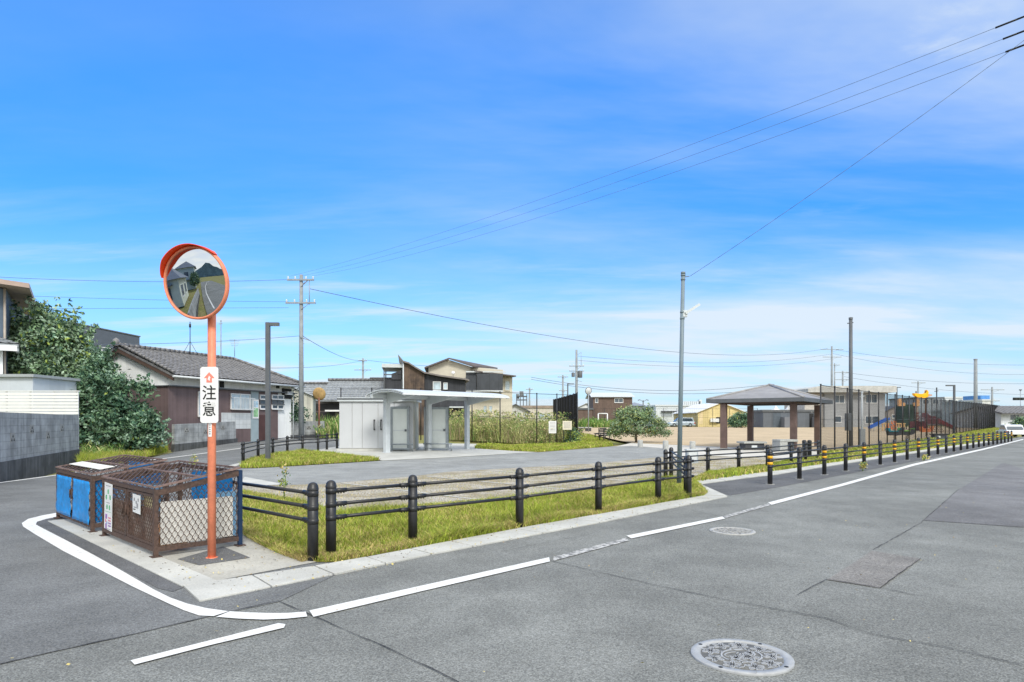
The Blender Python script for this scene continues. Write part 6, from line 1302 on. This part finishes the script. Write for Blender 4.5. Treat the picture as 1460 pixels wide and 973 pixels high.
for p in scatter(WP,170):
    if p[1]>50 and rnd.random()<.5: continue
    k=.5+.5*math.sin(p[0]*.9+1)*math.cos(p[1]*.5); h_=rnd.uniform(.35,.85)+.45*k; wb.append(((p[0],p[1],zt(*p)+h_*.62),(rnd.uniform(.5,.9),rnd.uniform(.5,.8),h_*.75),h_))
GW=scatter(WP,900); tips=[((x,y,zt(x,y)+rnd.uniform(.9,2.1)),(.02,)*3,1) for x,y in GW]
leaves('tall_weeds',wb,1500,40,.12,WD,None,[.38,.26,.22,.14],.22,droop=-.6,extra=tips)['kind']='stuff'
weeds('tall_weeds',[XY(452,43),XY(486,42.2),XY(545,42.3),XY(560,52),XY(470,56),XY(450,52)],5000,.5,2.0,.05,[.2,.6,.15,.05])
weeds('tall_weeds',[XY(826,96),XY(880,96),XY(880,108),XY(826,108)],2600,.5,1.7,.10,[.15,.8,.05,0])
weeds('tall_weeds',px((118,660),(150,655),(200,648),(215,645),(150,645),(118,650)),900,.25,.75,.02,[.25,.65,.1,0])
# single weeds sprouting by kerb and rail
def sprout(label,p,hh,n,sz,mats,wts):
    t=thing('weed',label,'weed',at(p)); b=MB()
    for k in range(3): b.tube((0,0,-.02),(rnd.uniform(-.06,.06),rnd.uniform(-.06,.06),hh*rnd.uniform(.7,1)),.006,.003,n=5)
    b.build('stem',GR[1],t); leaves('foliage',[((0,0,hh*.6),(.07,.07,hh*.4),1)],n,6,sz,mats,t,wts,.04,zmin=.03)
LW=[LV[3],LV[0],GR[2]]
sprout('thin weed sprouting in the gravel behind the short guard fence',G(405,716),.75,14,.06,LW,[.3,.4,.3])
sprout('dry flowering weed at the foot of the roadside guard fence',G(1230,672),.28,26,.07,LW,[.3,.2,.5])
sprout('pale dry weed standing at the street edge behind the cages',G(276,672),.55,16,.06,LW,[.4,.1,.5])
sprout('small dry weed growing beside a far post of the roadside guard fence',G(1318,657),.22,18,.09,LW,[.3,.2,.5])

tree('bushy roadside tree behind the garden wall, seen in the middle of the mirror','broadleaf_tree',fr(-38,3.0),[((*fr(-38,3.0),2.4),(1.6,1.6,1.4),3),((*fr(-39,3.2),3.6),(1.0,1.0,.8),1)],160,24,.28,.12,[.4,.4,.1,.1],.3)

def litter(name,poly,n,s0,s1,mats):
    P=scatter(poly,n); Z=np.array([zt(x,y) for x,y in P])+.022; a=RG_.uniform(0,6.28,n); s=RG_.uniform(s0,s1,n); u=np.stack([np.cos(a)*s,np.sin(a)*s,RG_.normal(size=n)*s*.25],1); v=np.stack([-np.sin(a)*s*.5,np.cos(a)*s*.5,RG_.normal(size=n)*s*.25],1); b0=np.stack([P[:,0],P[:,1],Z],1)
    V=np.stack([b0-u,b0+v,b0+u,b0-v],1); i=np.arange(n)*4; mi=RG_.integers(0,len(mats),n)
    o=np_mesh(name,V,np.concatenate([np.stack([i,i+1,i+2],1),np.stack([i,i+2,i+3],1)]),np.concatenate([mi,mi]),mats); o['kind']='stuff'
LM=[GR[4],GR[2],M('grit_grey',(120,118,112),.9)]
litter('leaf_litter',px((290,834),(452,804),(600,782),(738,756),(868,733),(1010,708),(1030,712),(868,746),(600,800),(480,824),(330,852)),420,.006,.018,LM)
litter('leaf_litter',px((100,750),(262,832),(300,826),(420,800),(345,765),(340,790),(230,800),(150,768)),160,.006,.016,LM)
litter('leaf_litter',[(-6,3.5),(2,3.5),(14,14),(13,16),(-2,5.5)],220,.005,.014,LM)
